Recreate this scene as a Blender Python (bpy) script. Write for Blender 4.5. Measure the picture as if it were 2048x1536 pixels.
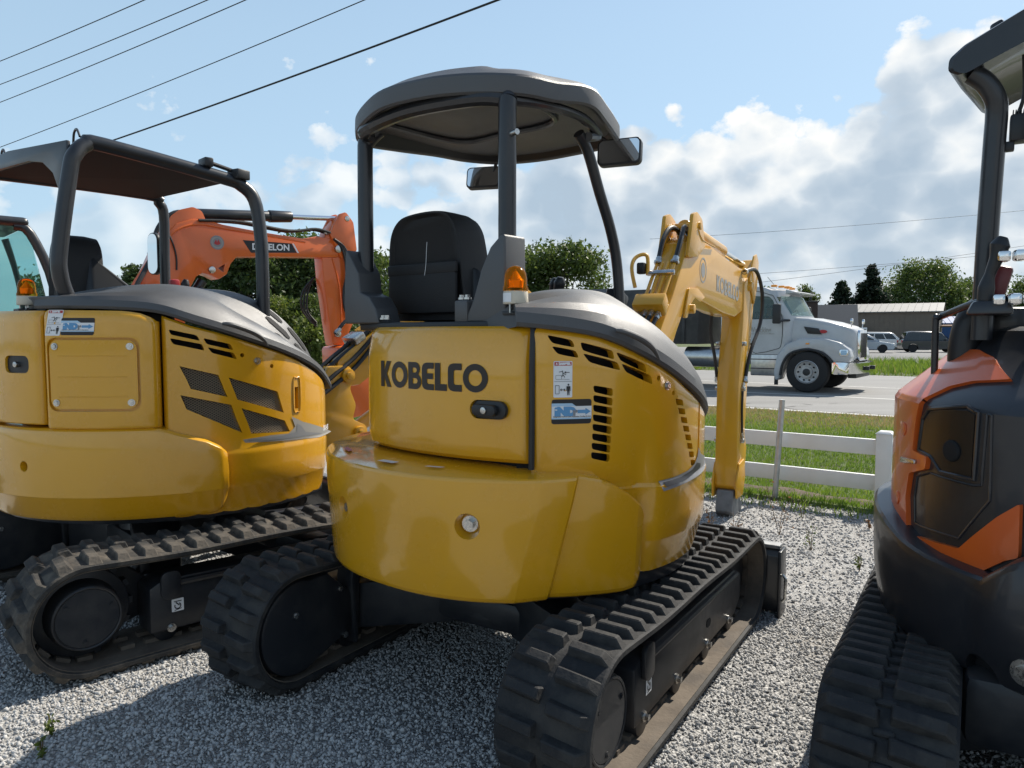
import bpy, bmesh, math, random
import numpy as np
from mathutils import Vector, Matrix
for o in list(bpy.data.objects): bpy.data.objects.remove(o)
scene = bpy.context.scene
C = scene.collection
R = math.radians
sin, cos, pi = math.sin, math.cos, math.pi
random.seed(7)
rng = np.random.default_rng(11)

# ------------------------------------------------------------------ camera
cam = bpy.data.cameras.new('camera')
cam.sensor_width = 36; cam.lens = 36*1480/2048; cam.clip_start = .05; cam.clip_end = 3000
cam_o = bpy.data.objects.new('camera', cam); C.objects.link(cam_o)
cam_o.location = (0, 0, 1.5); cam_o.rotation_euler = (R(90-3.87), 0, 0)
scene.camera = cam_o

# ------------------------------------------------------------------ sun, sky, exposure
SUN_AZ, SUN_EL = R(46), R(44)
sun = bpy.data.lights.new('sun', 'SUN'); sun.energy = 4.5; sun.angle = R(.6); sun.color = (1, .93, .82)
sun_o = bpy.data.objects.new('sun', sun); C.objects.link(sun_o)
sd = Vector((sin(SUN_AZ)*cos(SUN_EL), cos(SUN_AZ)*cos(SUN_EL), sin(SUN_EL)))
sun_o.location = sd*60; sun_o.rotation_euler = (-sd).to_track_quat('-Z', 'Y').to_euler()
world = bpy.data.worlds.new('World'); scene.world = world; world.use_nodes = True
wn, wl = world.node_tree.nodes, world.node_tree.links
wn.clear()
def WN(t, **k):
    n = wn.new(t)
    for a, v in k.items(): setattr(n, a, v)
    return n
def wmath(op, a, b=None, clamp=False):
    n = WN('ShaderNodeMath', operation=op, use_clamp=clamp)
    for i, v in enumerate((a, b)):
        if v is None: continue
        if isinstance(v, (int, float)): n.inputs[i].default_value = v
        else: wl.new(v, n.inputs[i])
    return n.outputs[0]
def wramp(fac, stops):
    n = WN('ShaderNodeValToRGB')
    el = n.color_ramp.elements
    while len(el) < len(stops): el.new(.5)
    for e, (p, c) in zip(el, stops): e.position = p; e.color = (*c, 1) if len(c) == 3 else c
    wl.new(fac, n.inputs[0]); return n.outputs[0]
sky = WN('ShaderNodeTexSky', sky_type='NISHITA', sun_disc=False, sun_elevation=SUN_EL, sun_rotation=SUN_AZ,
         altitude=200, air_density=1.0, dust_density=.5, ozone_density=1.2)
tc = WN('ShaderNodeTexCoord')
sep = WN('ShaderNodeSeparateXYZ'); wl.new(tc.outputs['Generated'], sep.inputs[0])
sdv = (sd.x*.05, sd.y*.05, sd.z*.05)
def wvec(off):
    n = WN('ShaderNodeMapping'); n.inputs['Scale'].default_value = (1, 1, 1.35); n.inputs['Location'].default_value = (5.2+off[0], 1.7+off[1], off[2]*1.35)
    wl.new(tc.outputs['Generated'], n.inputs[0]); return n.outputs[0]
def wnoise(scale, detail, rough, vec, dist=0):
    n = WN('ShaderNodeTexNoise'); n.inputs['Scale'].default_value = scale; n.inputs['Detail'].default_value = detail
    n.inputs['Roughness'].default_value = rough; n.inputs['Distortion'].default_value = dist
    wl.new(vec, n.inputs['Vector']); return n.outputs[0]
def wvor(scale, vec):
    n = WN('ShaderNodeTexVoronoi', feature='F1'); n.inputs['Scale'].default_value = scale
    w = WN('ShaderNodeVectorMath', operation='ADD'); d = WN('ShaderNodeTexNoise'); d.inputs['Scale'].default_value = scale*1.3; d.inputs['Detail'].default_value = 2
    wl.new(vec, d.inputs['Vector']); m_ = WN('ShaderNodeVectorMath', operation='SCALE'); wl.new(d.outputs['Color'], m_.inputs[0]); m_.inputs['Scale'].default_value = .6/scale
    wl.new(vec, w.inputs[0]); wl.new(m_.outputs[0], w.inputs[1]); wl.new(w.outputs[0], n.inputs['Vector']); return n.outputs['Distance']
e = sep.outputs[2]
eb = wmath('SUBTRACT', e, wmath('MULTIPLY', sep.outputs[0], .09))
bias = wramp(eb, [(0, (.50,)*3), (.10, (.47,)*3), (.17, (.41,)*3), (.24, (.34,)*3), (.32, (.12,)*3), (.5, (.0,)*3)])
def density(vec, lo=False):
    d = wmath('ADD', wmath('MULTIPLY', wnoise(2.6, 1, .5, vec), .52), wmath('MULTIPLY', wnoise(6, 3 if lo else 6, .55, vec), .40))
    if lo: d = wmath('ADD', d, .08)
    else: d = wmath('ADD', d, wmath('MULTIPLY', wnoise(22, 5, .68, vec), .20))
    d = wmath('SUBTRACT', d, wmath('MULTIPLY', wvor(8, vec), .25))
    return wmath('SUBTRACT', d, wmath('MULTIPLY', wvor(24, vec), .17))
d0 = density(wvec((0, 0, 0))); d1 = density(wvec(sdv), True)
bias = wmath('ADD', bias, wmath('MULTIPLY', wmath('MINIMUM', wmath('ADD', sep.outputs[0], .12), 0.0), .05))
over = wmath('SUBTRACT', wmath('ADD', d0, bias), .640)
cover = wramp(over, [(0, (0, 0, 0)), (.015, (.4,)*3), (.045, (.92,)*3), (.09, (1, 1, 1))])
lit = wmath('SUBTRACT', d0, d1)
tone = wmath('ADD', wmath('SUBTRACT', .64, wmath('MULTIPLY', over, 1.9)), wmath('MULTIPLY', lit, 3.4), True)
shade = wramp(tone, [(0, (.30, .37, .445)), (.35, (.39, .45, .51)), (.62, (.57, .60, .62)), (1, (.78, .755, .71))])
haze = WN('ShaderNodeMix', data_type='RGBA'); wl.new(wramp(e, [(0, (.85,)*3), (.08, (.75,)*3), (.35, (.66,)*3), (.8, (.2,)*3)]), haze.inputs[0])
skym = WN('ShaderNodeVectorMath', operation='SCALE'); wl.new(sky.outputs[0], skym.inputs[0]); skym.inputs['Scale'].default_value = .098
wl.new(skym.outputs[0], haze.inputs[6]); haze.inputs[7].default_value = (.33, .465, .575, 1)
bgs = WN('ShaderNodeBackground'); wl.new(haze.outputs[2], bgs.inputs['Color'])
bgc = WN('ShaderNodeBackground'); bgc.inputs['Strength'].default_value = .95
wl.new(shade, bgc.inputs['Color'])
mixw = WN('ShaderNodeMixShader'); wl.new(wmath('MULTIPLY', cover, wramp(wmath('ADD', sep.outputs[0], .5), [(0, (.42,)*3), (.45, (.80,)*3), (.65, (.94,)*3)])), mixw.inputs[0])
wl.new(bgs.outputs[0], mixw.inputs[1]); wl.new(bgc.outputs[0], mixw.inputs[2])
outw = WN('ShaderNodeOutputWorld'); wl.new(mixw.outputs[0], outw.inputs[0])
vs = scene.view_settings
vs.view_transform = 'Standard'; vs.look = 'None'; vs.gamma = 1; vs.exposure = 0.64; vs.use_curve_mapping = False

# ------------------------------------------------------------------ materials
def mat(name, col, rough=.5, metal=0, coat=0, col2=None, vscale=3, vlo=.4, vhi=.65, bump=0, bscale=120, bdet=4,
        trans=0, ior=1.45, emis=0, spec=.5, rvar=0, dust=0, dustcol=(.30, .27, .23), dscale=4):
    m = bpy.data.materials.new(name); m.use_nodes = True
    nt = m.node_tree; b = nt.nodes['Principled BSDF']; L = nt.links
    b.inputs['Roughness'].default_value = rough; b.inputs['Metallic'].default_value = metal
    b.inputs['Coat Weight'].default_value = coat; b.inputs['Coat Roughness'].default_value = .06
    b.inputs['Transmission Weight'].default_value = trans; b.inputs['IOR'].default_value = ior
    b.inputs['Specular IOR Level'].default_value = spec
    b.inputs['Base Color'].default_value = (*col, 1)
    t = nt.nodes.new('ShaderNodeTexCoord')
    def noise(s, d, r=.6):
        n = nt.nodes.new('ShaderNodeTexNoise'); n.inputs['Scale'].default_value = s
        n.inputs['Detail'].default_value = d; n.inputs['Roughness'].default_value = r
        L.new(t.outputs['Object'], n.inputs['Vector']); return n.outputs[0]
    def mr(v, a, b_, c, d):
        n = nt.nodes.new('ShaderNodeMapRange'); L.new(v, n.inputs[0])
        for i, x in enumerate((a, b_, c, d)): n.inputs[i+1].default_value = x
        return n.outputs[0]
    def mix(f, a, b_):
        n = nt.nodes.new('ShaderNodeMix'); n.data_type = 'RGBA'; L.new(f, n.inputs[0])
        for i, x in ((6, a), (7, b_)):
            if isinstance(x, tuple): n.inputs[i].default_value = (*x, 1)
            else: L.new(x, n.inputs[i])
        return n.outputs[2]
    cur = col
    if col2: cur = mix(mr(noise(vscale, 5), vlo, vhi, 0, 1), col, col2)
    if dust:
        f = mr(noise(dscale, 8, .7), .45, .75, 0, dust)
        cur = mix(f, cur, dustcol)
        r = nt.nodes.new('ShaderNodeMath'); r.operation = 'ADD'; r.use_clamp = True
        L.new(f, r.inputs[0]); r.inputs[1].default_value = rough; L.new(r.outputs[0], b.inputs['Roughness'])
    elif rvar:
        L.new(mr(noise(vscale*2, 6), .3, .7, rough-rvar, rough+rvar), b.inputs['Roughness'])
    if not isinstance(cur, tuple): L.new(cur, b.inputs['Base Color'])
    if emis: b.inputs['Emission Color'].default_value = (*col, 1); b.inputs['Emission Strength'].default_value = emis
    if bump:
        n = nt.nodes.new('ShaderNodeBump'); n.inputs['Strength'].default_value = bump; n.inputs['Distance'].default_value = .01
        L.new(noise(bscale, bdet), n.inputs['Height']); L.new(n.outputs[0], b.inputs['Normal'])
    return m
Y1 = mat('yellow_paint', (.66, .325, .008), .25, coat=.9, col2=(.645, .312, .008), vscale=2, bump=.012, bscale=30, dust=.07, dscale=4, dustcol=(.46, .31, .10))
Y2 = mat('yellow_paint_boom', (.64, .322, .011), .34, coat=.5, col2=(.61, .30, .010), vscale=3, dust=.07, dscale=6, dustcol=(.42, .30, .12))
ORG = mat('orange_paint', (.62, .105, .012), .33, coat=.5, col2=(.59, .096, .011), vscale=2, dust=.08, dustcol=(.4, .2, .1))
ORG4 = mat('orange_red_paint', (.66, .125, .016), .34, coat=.5, col2=(.62, .112, .015), vscale=2, dust=.12, dustcol=(.4, .2, .1))
HOOD = mat('black_textured_plastic', (.045, .047, .051), .50, bump=.16, bscale=900, bdet=2, col2=(.054, .054, .055), rvar=.05, spec=.95)
BLK = mat('black_paint', (.014, .016, .020), .34, coat=.25, col2=(.018, .019, .022), dust=.10, dscale=6, dustcol=(.12, .11, .10))
FRM = mat('undercarriage_black', (.013, .015, .019), .42, coat=.1, dust=.22, dscale=5, dustcol=(.13, .12, .105))
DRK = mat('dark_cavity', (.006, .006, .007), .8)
RUB = mat('rubber', (.017, .018, .020), .70, col2=(.028, .028, .028), vscale=9, bump=.3, bscale=60, dust=.26, dscale=9, dustcol=(.13, .12, .105), spec=.35)
RUB2 = mat('dusty_rubber', (.030, .030, .030), .8, col2=(.055, .051, .046), vscale=8, bump=.4, bscale=50, dust=.8, dscale=7, dustcol=(.20, .17, .135), spec=.3)
BELT = mat('track_inner_rubber', (.075, .062, .050), .82, col2=(.13, .108, .085), vscale=6, bump=.3, bscale=50, dust=.6, dustcol=(.24, .20, .16))
TYRE = mat('tyre_rubber', (.018, .018, .019), .8, bump=.2, bscale=60, dust=.2, dustcol=(.1, .095, .09))
SEAT = mat('seat_vinyl', (.0095, .0095, .0105), .62, bump=.25, bscale=260, col2=(.013, .013, .014))
PLS = mat('black_plastic', (.016, .017, .019), .42, bump=.05, bscale=300)
STEEL = mat('zinc_steel', (.55, .55, .53), .28, metal=1, col2=(.42, .42, .42), vscale=40, rvar=.1)
CHR = mat('chrome', (.75, .75, .75), .08, metal=1)
GALV = mat('galvanised', (.50, .51, .52), .45, metal=.8, col2=(.42, .43, .44), vscale=20)
GRYS = mat('grey_steel_coupler', (.20, .215, .23), .5, metal=.3, col2=(.15, .16, .17), vscale=15, dust=.3)
HOSE = mat('hose_rubber', (.014, .014, .015), .45, bump=.1, bscale=200)
WHT = mat('white_vinyl', (.76, .76, .74), .38, col2=(.72, .72, .69), vscale=6)
STW = mat('sticker_white', (.72, .73, .74), .4)
STR = mat('sticker_red', (.42, .03, .035), .4)
STB = mat('sticker_blue', (.10, .29, .52), .35)
STLB = mat('sticker_light_blue', (.38, .56, .72), .35)
STBK = mat('sticker_black', (.012, .013, .016), .4)
STG = mat('sticker_grey', (.22, .225, .235), .4)
STY = mat('sticker_yellow', (.70, .48, .02), .4)
LOGO = mat('logo_lettering', (.016, .013, .012), .3)
GREYLOGO = mat('grey_logo', (.30, .29, .27), .4)
AMB = mat('amber_plastic', (1.0, .42, .02), .06, trans=.92, ior=1.12)
AMBI = mat('amber_reflector', (.95, .36, .02), .2, metal=.6)
BEIG = mat('beige_plastic', (.55, .50, .40), .45)
MIRR = mat('mirror_glass', (.85, .87, .88), .015, metal=1)
GLS = mat('tinted_glass', (.34, .62, .57), .02, trans=.95, ior=1.05, spec=.6)
DGL = mat('dark_glass', (.012, .015, .018), .04, spec=.8)
WSH = mat('windscreen_glass', (.30, .42, .42), .03, trans=.7, ior=1.1, spec=.8)

# ------------------------------------------------------------------ mesh helpers
def link(o, parent=None):
    C.objects.link(o)
    if parent is not None: o.parent = parent
    return o
def finish(name, me, m, parent=None, ang=32, smooth=True):
    if smooth:
        me.polygons.foreach_set('use_smooth', [True]*len(me.polygons)); me.set_sharp_from_angle(angle=R(ang))
    if m is not None: me.materials.append(m)
    return link(bpy.data.objects.new(name, me), parent)
def cr(pts, n=4, closed=False):
    """Catmull-Rom resampling."""
    P = [Vector(p) for p in pts]; out = []; N = len(P)
    for i in range(N if closed else N-1):
        if closed: a, b, c, d = P[(i-1) % N], P[i], P[(i+1) % N], P[(i+2) % N]
        else: a, b, c, d = P[max(i-1, 0)], P[i], P[i+1], P[min(i+2, N-1)]
        for k in range(n):
            t = k/n
            out.append(.5*((2*b)+(c-a)*t+(2*a-5*b+4*c-d)*t*t+(3*b-a-3*c+d)*t**3))
    if not closed: out.append(P[-1])
    return out
class B:
    def __init__(s): s.bm = bmesh.new()
    def merge(s, t, M=None):
        if M is not None: bmesh.ops.transform(t, matrix=M, verts=t.verts)
        me = bpy.data.meshes.new('t'); t.to_mesh(me); t.free(); s.bm.from_mesh(me); bpy.data.meshes.remove(me)
        return s
    def raw(s, V, F, bev=0, seg=2, M=None):
        t = bmesh.new(); vs_ = [t.verts.new(v) for v in V]
        for f in F:
            try: t.faces.new([vs_[i] for i in f])
            except ValueError: pass
        bmesh.ops.recalc_face_normals(t, faces=t.faces)
        if bev:
            ed = [e_ for e_ in t.edges if len(e_.link_faces) == 2 and e_.calc_face_angle(0) > .35]
            bmesh.ops.bevel(t, geom=ed, offset=bev, segments=seg, affect='EDGES', profile=.5, clamp_overlap=True)
        return s.merge(t, M)
    def box(s, c, d, bev=0, M=None, rz=0, seg=2):
        x, y, z = (v/2 for v in d)
        V = [(i*x, j*y, k*z) for i in (-1, 1) for j in (-1, 1) for k in (-1, 1)]
        F = [(0, 1, 3, 2), (4, 6, 7, 5), (0, 4, 5, 1), (2, 3, 7, 6), (0, 2, 6, 4), (1, 5, 7, 3)]
        T = Matrix.Translation(c) @ Matrix.Rotation(rz, 4, 'Z')
        if M is not None: T = T @ M
        return s.raw(V, F, bev, seg, T)
    def prism(s, pts, ax, a0, a1, bev=0, seg=2):
        def v(p, a):
            return (a, p[0], p[1]) if ax == 'x' else (p[0], a, p[1]) if ax == 'y' else (p[0], p[1], a)
        n = len(pts)
        V = [v(p, a0) for p in pts]+[v(p, a1) for p in pts]
        F = [tuple(range(n)), tuple(range(n, 2*n))]+[(i, (i+1) % n, n+(i+1) % n, n+i) for i in range(n)]
        return s.raw(V, F, bev, seg)
    def loft(s, rings, closed=True, caps=True, loop=False):
        n = len(rings[0]); V = [tuple(p) for r in rings for p in r]; F = []; m = len(rings)
        for i in range(m if loop else m-1):
            a, b = i*n, ((i+1) % m)*n
            for j in range(n if closed else n-1):
                k = (j+1) % n; F.append((a+j, a+k, b+k, b+j))
        if caps and not loop and closed:
            F.append(tuple(range(n))); F.append(tuple(range((m-1)*n, m*n)))
        return s.raw(V, F)
    def tube(s, pts, r, n=10, res=0, closed=False, caps=True):
        P = cr(pts, res, closed) if res else [Vector(p) for p in pts]
        rs = r if isinstance(r, (list, tuple)) else None
        rings = []; N = len(P); up = None
        for i, p in enumerate(P):
            if closed: t = P[(i+1) % N]-P[i-1]
            else: t = P[min(i+1, N-1)]-P[max(i-1, 0)]
            t.normalize()
            if up is None: up = Vector((0, 0, 1)) if abs(t.z) < .9 else Vector((1, 0, 0))
            u = (up-t*up.dot(t)).normalized(); up = u; w = t.cross(u)
            rr = rs[min(int(i/(N-1)*(len(rs)-1)+.5), len(rs)-1)] if rs else r
            if rs:
                x = i/(N-1)*(len(rs)-1); k = min(int(x), len(rs)-2); rr = rs[k]+(rs[k+1]-rs[k])*(x-k)
            rings.append([p+(u*cos(2*pi*j/n)+w*sin(2*pi*j/n))*rr for j in range(n)])
        return s.loft(rings, True, caps, closed)
    def cyl(s, p0, p1, r, r1=None, n=20, bev=0):
        p0, p1 = Vector(p0), Vector(p1); t = (p1-p0).normalized()
        u = (Vector((0, 0, 1)) if abs(t.z) < .9 else Vector((1, 0, 0))); u = (u-t*u.dot(t)).normalized(); w = t.cross(u)
        r1 = r if r1 is None else r1; V = []
        for p, q in ((p0, r), (p1, r1)): V += [p+(u*cos(2*pi*j/n)+w*sin(2*pi*j/n))*q for j in range(n)]
        F = [tuple(range(n)), tuple(range(n, 2*n))]+[(i, (i+1) % n, n+(i+1) % n, n+i) for i in range(n)]
        t_ = bmesh.new(); vv = [t_.verts.new(v) for v in V]
        for f in F: t_.faces.new([vv[i] for i in f])
        bmesh.ops.recalc_face_normals(t_, faces=t_.faces)
        if bev:
            ed = [e_ for e_ in t_.edges if e_.calc_face_angle(0) > .8]
            bmesh.ops.bevel(t_, geom=ed, offset=bev, segments=2, affect='EDGES', profile=.5)
        return s.merge(t_)
    def lathe(s, prof, c=(0, 0, 0), n=24, ax='z'):
        rings = []
        for r, h in prof:
            ring = []
            for j in range(n):
                a = 2*pi*j/n; x, y = r*cos(a), r*sin(a)
                p = (x, y, h) if ax == 'z' else (h, x, y) if ax == 'x' else (x, h, y)
                ring.append((p[0]+c[0], p[1]+c[1], p[2]+c[2]))
            rings.append(ring)
        return s.loft(rings)
    def xf(s, M): bmesh.ops.transform(s.bm, matrix=M, verts=s.bm.verts); return s
    def map(s, f):
        for v in s.bm.verts: v.co = f(v.co)
        return s
    def done(s, name, m, parent=None, ang=32, smooth=True):
        bmesh.ops.remove_doubles(s.bm, verts=s.bm.verts, dist=1e-5)
        me = bpy.data.meshes.new(name); s.bm.to_mesh(me); s.bm.free()
        return finish(name, me, m, parent, ang, smooth)
def cut(o, cb):
    """Boolean difference of builder cb from object o (both in o's local space)."""
    me = bpy.data.meshes.new('c'); bmesh.ops.recalc_face_normals(cb.bm, faces=cb.bm.faces); cb.bm.to_mesh(me); cb.bm.free()
    co = bpy.data.objects.new('cutter', me); C.objects.link(co)
    par = o.parent; o.parent = None
    md = o.modifiers.new('b', 'BOOLEAN'); md.object = co; md.operation = 'DIFFERENCE'; md.solver = 'EXACT'
    bpy.context.view_layer.update(); dg = bpy.context.evaluated_depsgraph_get()
    nm = bpy.data.meshes.new_from_object(o.evaluated_get(dg)); o.modifiers.clear(); old = o.data; o.data = nm
    bpy.data.meshes.remove(old); bpy.data.objects.remove(co); bpy.data.meshes.remove(me)
    nm.set_sharp_from_angle(angle=R(30)); o.parent = par
    return o
def thing(name, label, cat, loc=(0, 0, 0), rz=0, group=None):
    o = bpy.data.objects.new(name, None); C.objects.link(o); o.location = loc; o.rotation_euler = (0, 0, rz)
    o.empty_display_size = .2
    return tag(o, label, cat, group)
def tag(o, label, cat, group=None):
    o['label'] = label; o['category'] = cat
    if group: o['group'] = group
    return o
def struct(o): o['kind'] = 'structure'; return o
def stuff(o): o['kind'] = 'stuff'; return o
def npmesh(name, V, F, m, parent=None, smooth=False):
    V = np.asarray(V, np.float32).reshape(-1, 3); F = np.asarray(F, np.int32); k = F.shape[1]
    me = bpy.data.meshes.new(name); me.vertices.add(len(V)); me.vertices.foreach_set('co', V.ravel())
    me.loops.add(F.size); me.loops.foreach_set('vertex_index', F.ravel())
    me.polygons.add(len(F)); me.polygons.foreach_set('loop_start', np.arange(0, F.size, k, dtype=np.int32))
    me.polygons.foreach_set('loop_total', np.full(len(F), k, np.int32)); me.update(calc_edges=True)
    if smooth: me.polygons.foreach_set('use_smooth', np.ones(len(F), bool))
    me.materials.append(m)
    return link(bpy.data.objects.new(name, me), parent)
# ---- flat fills (letters, stickers), mapped onto curved surfaces
def fill2d(loops, du=0):
    cu = bpy.data.curves.new('f', 'CURVE'); cu.dimensions = '2D'; cu.fill_mode = 'BOTH'
    for lp in loops:
        sp = cu.splines.new('POLY'); sp.points.add(len(lp)-1); sp.use_cyclic_u = True
        for p, q in zip(sp.points, lp): p.co = (q[0], q[1], 0, 1)
    return curve_bm(cu, du)
def text2d(s, size=1, bold=0, align='LEFT', du=0, sx=1):
    cu = bpy.data.curves.new('f', 'FONT'); cu.body = s; cu.size = size; cu.offset = bold; cu.align_x = align; cu.resolution_u = 3
    bm = curve_bm(cu, du)
    for v in bm.verts: v.co.x *= sx
    return bm
def curve_bm(cu, du):
    o = bpy.data.objects.new('f', cu); C.objects.link(o); bpy.context.view_layer.update()
    dg = bpy.context.evaluated_depsgraph_get(); me = bpy.data.meshes.new_from_object(o.evaluated_get(dg))
    bm = bmesh.new(); bm.from_mesh(me); bpy.data.objects.remove(o); bpy.data.curves.remove(cu); bpy.data.meshes.remove(me)
    bmesh.ops.remove_doubles(bm, verts=bm.verts, dist=1e-6)
    if du:
        xs = [v.co.x for v in bm.verts]; x = math.floor(min(xs)/du)*du+du
        while x < max(xs):
            bmesh.ops.bisect_plane(bm, geom=bm.verts[:]+bm.edges[:]+bm.faces[:], plane_co=(x, 0, 0), plane_no=(1, 0, 0)); x += du
    return bm
def decal(name, bm, f, m, parent, M=None):
    if M is not None: bmesh.ops.transform(bm, matrix=M, verts=bm.verts)
    for v in bm.verts: v.co = f(v.co.x, v.co.y)
    bmesh.ops.recalc_face_normals(bm, faces=bm.faces)
    me = bpy.data.meshes.new(name); bm.to_mesh(me); bm.free()
    return finish(name, me, m, parent)
def plate(name, bm, f, th, m, parent, ang=32):
    """Flat fill given thickness th, mapped by f(u,v,depth)."""
    bm.faces.ensure_lookup_table(); base = bm.faces[:]
    r = bmesh.ops.extrude_face_region(bm, geom=base); nv = [g for g in r['geom'] if isinstance(g, bmesh.types.BMVert)]
    for v in nv: v.co.z = 1
    for v in bm.verts: v.co = f(v.co.x, v.co.y, 0 if v.co.z > .5 else th)
    bmesh.ops.recalc_face_normals(bm, faces=bm.faces)
    me = bpy.data.meshes.new(name); bm.to_mesh(me); bm.free()
    return finish(name, me, m, parent, ang)
def T2(x, y, s=1, r=0, sx=1): return Matrix.Translation((x, y, 0)) @ Matrix.Rotation(r, 4, 'Z') @ Matrix.Diagonal((s*sx, s, 1, 1))
def arc(cx, cy, r, a0, a1, n=8, ry=None):
    ry = r if ry is None else ry
    return [(cx+r*cos(R(a0+(a1-a0)*i/n)), cy+ry*sin(R(a0+(a1-a0)*i/n))) for i in range(n+1)]
def rrect(x0, y0, x1, y1, r, n=4):
    return arc(x1-r, y1-r, r, 0, 90, n)+arc(x0+r, y1-r, r, 90, 180, n)+arc(x0+r, y0+r, r, 180, 270, n)+arc(x1-r, y0+r, r, 270, 360, n)
def P3(phi, z, r): a = R(phi); return Vector((r*sin(a), -r*cos(a), z))
def interp(x, tab):
    if x <= tab[0][0]: return tab[0][1]
    for (a, va), (b, vb) in zip(tab, tab[1:]):
        if x <= b:
            t = (x-a)/(b-a)
            if isinstance(va, (tuple, list)): return tuple(p+(q-p)*t for p, q in zip(va, vb))
            return va+(vb-va)*t
    return tab[-1][1]
def sweep(phis, sect):
    """Closed (r,z) section per angle swept round the slew centre."""
    return [[P3(p, z, r) for r, z in sect(p)] for p in phis]
def frange(a, b, st):
    n = max(1, int(round(abs(b-a)/st))); return [a+(b-a)*i/n for i in range(n+1)]
def roundsect(pts, r, n=3):
    """Round the corners of a polygon given as [(x,y,round?)]."""
    out = []; N = len(pts)
    for i in range(N):
        p = Vector(pts[i][:2]); k = pts[i][2] if len(pts[i]) > 2 else r
        if not k: out.append(tuple(p)); continue
        a = Vector(pts[i-1][:2])-p; b = Vector(pts[(i+1) % N][:2])-p
        k = min(k, a.length*.45, b.length*.45); a = p+a.normalized()*k; b = p+b.normalized()*k
        for j in range(n+1):
            t = j/n; out.append(tuple(a*(1-t)**2+p*2*t*(1-t)+b*t*t))
    return out
# brand lettering drawn as outlines, height 1
def kobelco():
    L = []; x = 0
    def put(w, *loops):
        nonlocal x
        for lp in loops: L.append([(x+a, b) for a, b in lp])
        x += w+.05
    O = (arc(.5, .5, .5, 0, 352, 30), arc(.5, .5, .27, 0, 350, 24, .28))
    Cc = [(.6, 0), (.25, 0), (.1, .04), (.02, .13), (0, .25), (0, .75), (.02, .87), (.1, .96), (.25, 1), (.6, 1), (.6, .76), (.32, .76), (.26, .72), (.26, .28), (.32, .24), (.6, .24)]
    Ee = [(.6, 0), (.25, 0), (.1, .04), (.02, .13), (0, .25), (0, .75), (.02, .87), (.1, .96), (.25, 1), (.6, 1), (.6, .78), (.32, .78), (.26, .74), (.26, .61), (.56, .61), (.56, .40), (.26, .40), (.26, .27), (.32, .22), (.6, .22)]
    put(.72, [(0, 0), (.25, 0), (.25, .38), (.45, 0), (.73, 0), (.44, .51), (.72, 1), (.44, 1), (.25, .64), (.25, 1), (0, 1)])
    put(1, *O)
    put(.7, [(0, 0)]+arc(.42, .29, .29, -90, 60, 8)+arc(.40, .76, .24, -40, 90, 7)+[(0, 1)],
        [(.25, .2)]+arc(.42, .305, .1, -90, 90, 5)+[(.25, .41)], [(.25, .61)]+arc(.39, .705, .09, -90, 90, 5)+[(.25, .8)])
    put(.6, Ee); put(.56, [(0, 0), (.56, 0), (.56, .24), (.26, .24), (.26, 1), (0, 1)]); put(.6, Cc); put(1, *O)
    return L, x-.05
def danger_sticker(f, parent, w, h):
    """White safety label with red heading and two pictograms; f(u,v,off)."""
    s = decal('danger_label', fill2d([rrect(0, 0, w, h, .004)]), lambda u, v: f(u, v, .0012), STW, parent)
    g = lambda u, v: f(u, v, .002)
    q = lambda u, v: f(u, v, .0027)
    decal('label_heading', fill2d([rrect(.003, h*.875, w-.003, h-.003, .002)]), g, STR, s)
    decal('label_lettering', text2d('\u25B2DANGER'[1:], h*.085, .0012), q, STW, s, T2(w*.27, h*.90, 1, 0, .95))
    decal('label_lettering', fill2d([[(w*.1, h*.905), (w*.22, h*.905), (w*.16, h*.965)]]), q, STW, s)
    L = []
    def ln(x0, y0, x1, y1, t=.0022):
        d = Vector((x1-x0, y1-y0)); n = Vector((-d.y, d.x)).normalized()*t/2
        L.append([(x0+n.x, y0+n.y), (x1+n.x, y1+n.y), (x1-n.x, y1-n.y), (x0-n.x, y0-n.y)])
    sx, sy = w, h
    for a in [(.03, .44, .97, .44, .001), (.12, .50, .12, .61, .001), (.12, .61, .42, .61, .001), (.12, .50, .85, .50, .001), (.42, .61, .42, .5, .001),
              (.5, .60, .47, .74), (.47, .72, .28, .70), (.48, .68, .66, .62), (.5, .62, .60, .55), (.5, .62, .43, .57),
              (.58, .69, .85, .69), (.58, .69, .66, .715), (.58, .69, .66, .665),
              (.10, .10, .10, .33, .0016), (.10, .33, .30, .33, .0016), (.30, .33, .30, .10, .0016), (.30, .10, .10, .10, .0016),
              (.36, .21, .62, .21), (.36, .21, .43, .24), (.36, .21, .43, .18), (.62, .21, .55, .24), (.62, .21, .55, .18)]:
        ln(a[0]*sx, a[1]*sy, a[2]*sx, a[3]*sy, *(a[4:] or ()))
    for k in range(len(L)): decal('pictogram', fill2d([L[k]]), g, STBK, s) if k % 1 == 0 else None
    X = .79*w; U = h/100
    man = [(X-9*U*.6, 31*U), (X+9*U*.6, 31*U), (X+10*U*.6, 18*U), (X+7*U*.6, 18*U), (X+6*U*.6, 27*U), (X+5*U*.6, 6*U), (X+1*U, 6*U), (X+.3*U, 17*U), (X-.3*U, 17*U), (X-1*U, 6*U), (X-5*U*.6, 6*U), (X-6*U*.6, 27*U), (X-7*U*.6, 18*U), (X-10*U*.6, 18*U)]
    decal('pictogram', fill2d([man]), g, STBK, s); decal('pictogram', fill2d([arc(X, 35*U, 2.6*U, 0, 330, 10)]), g, STBK, s)
    return s
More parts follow.
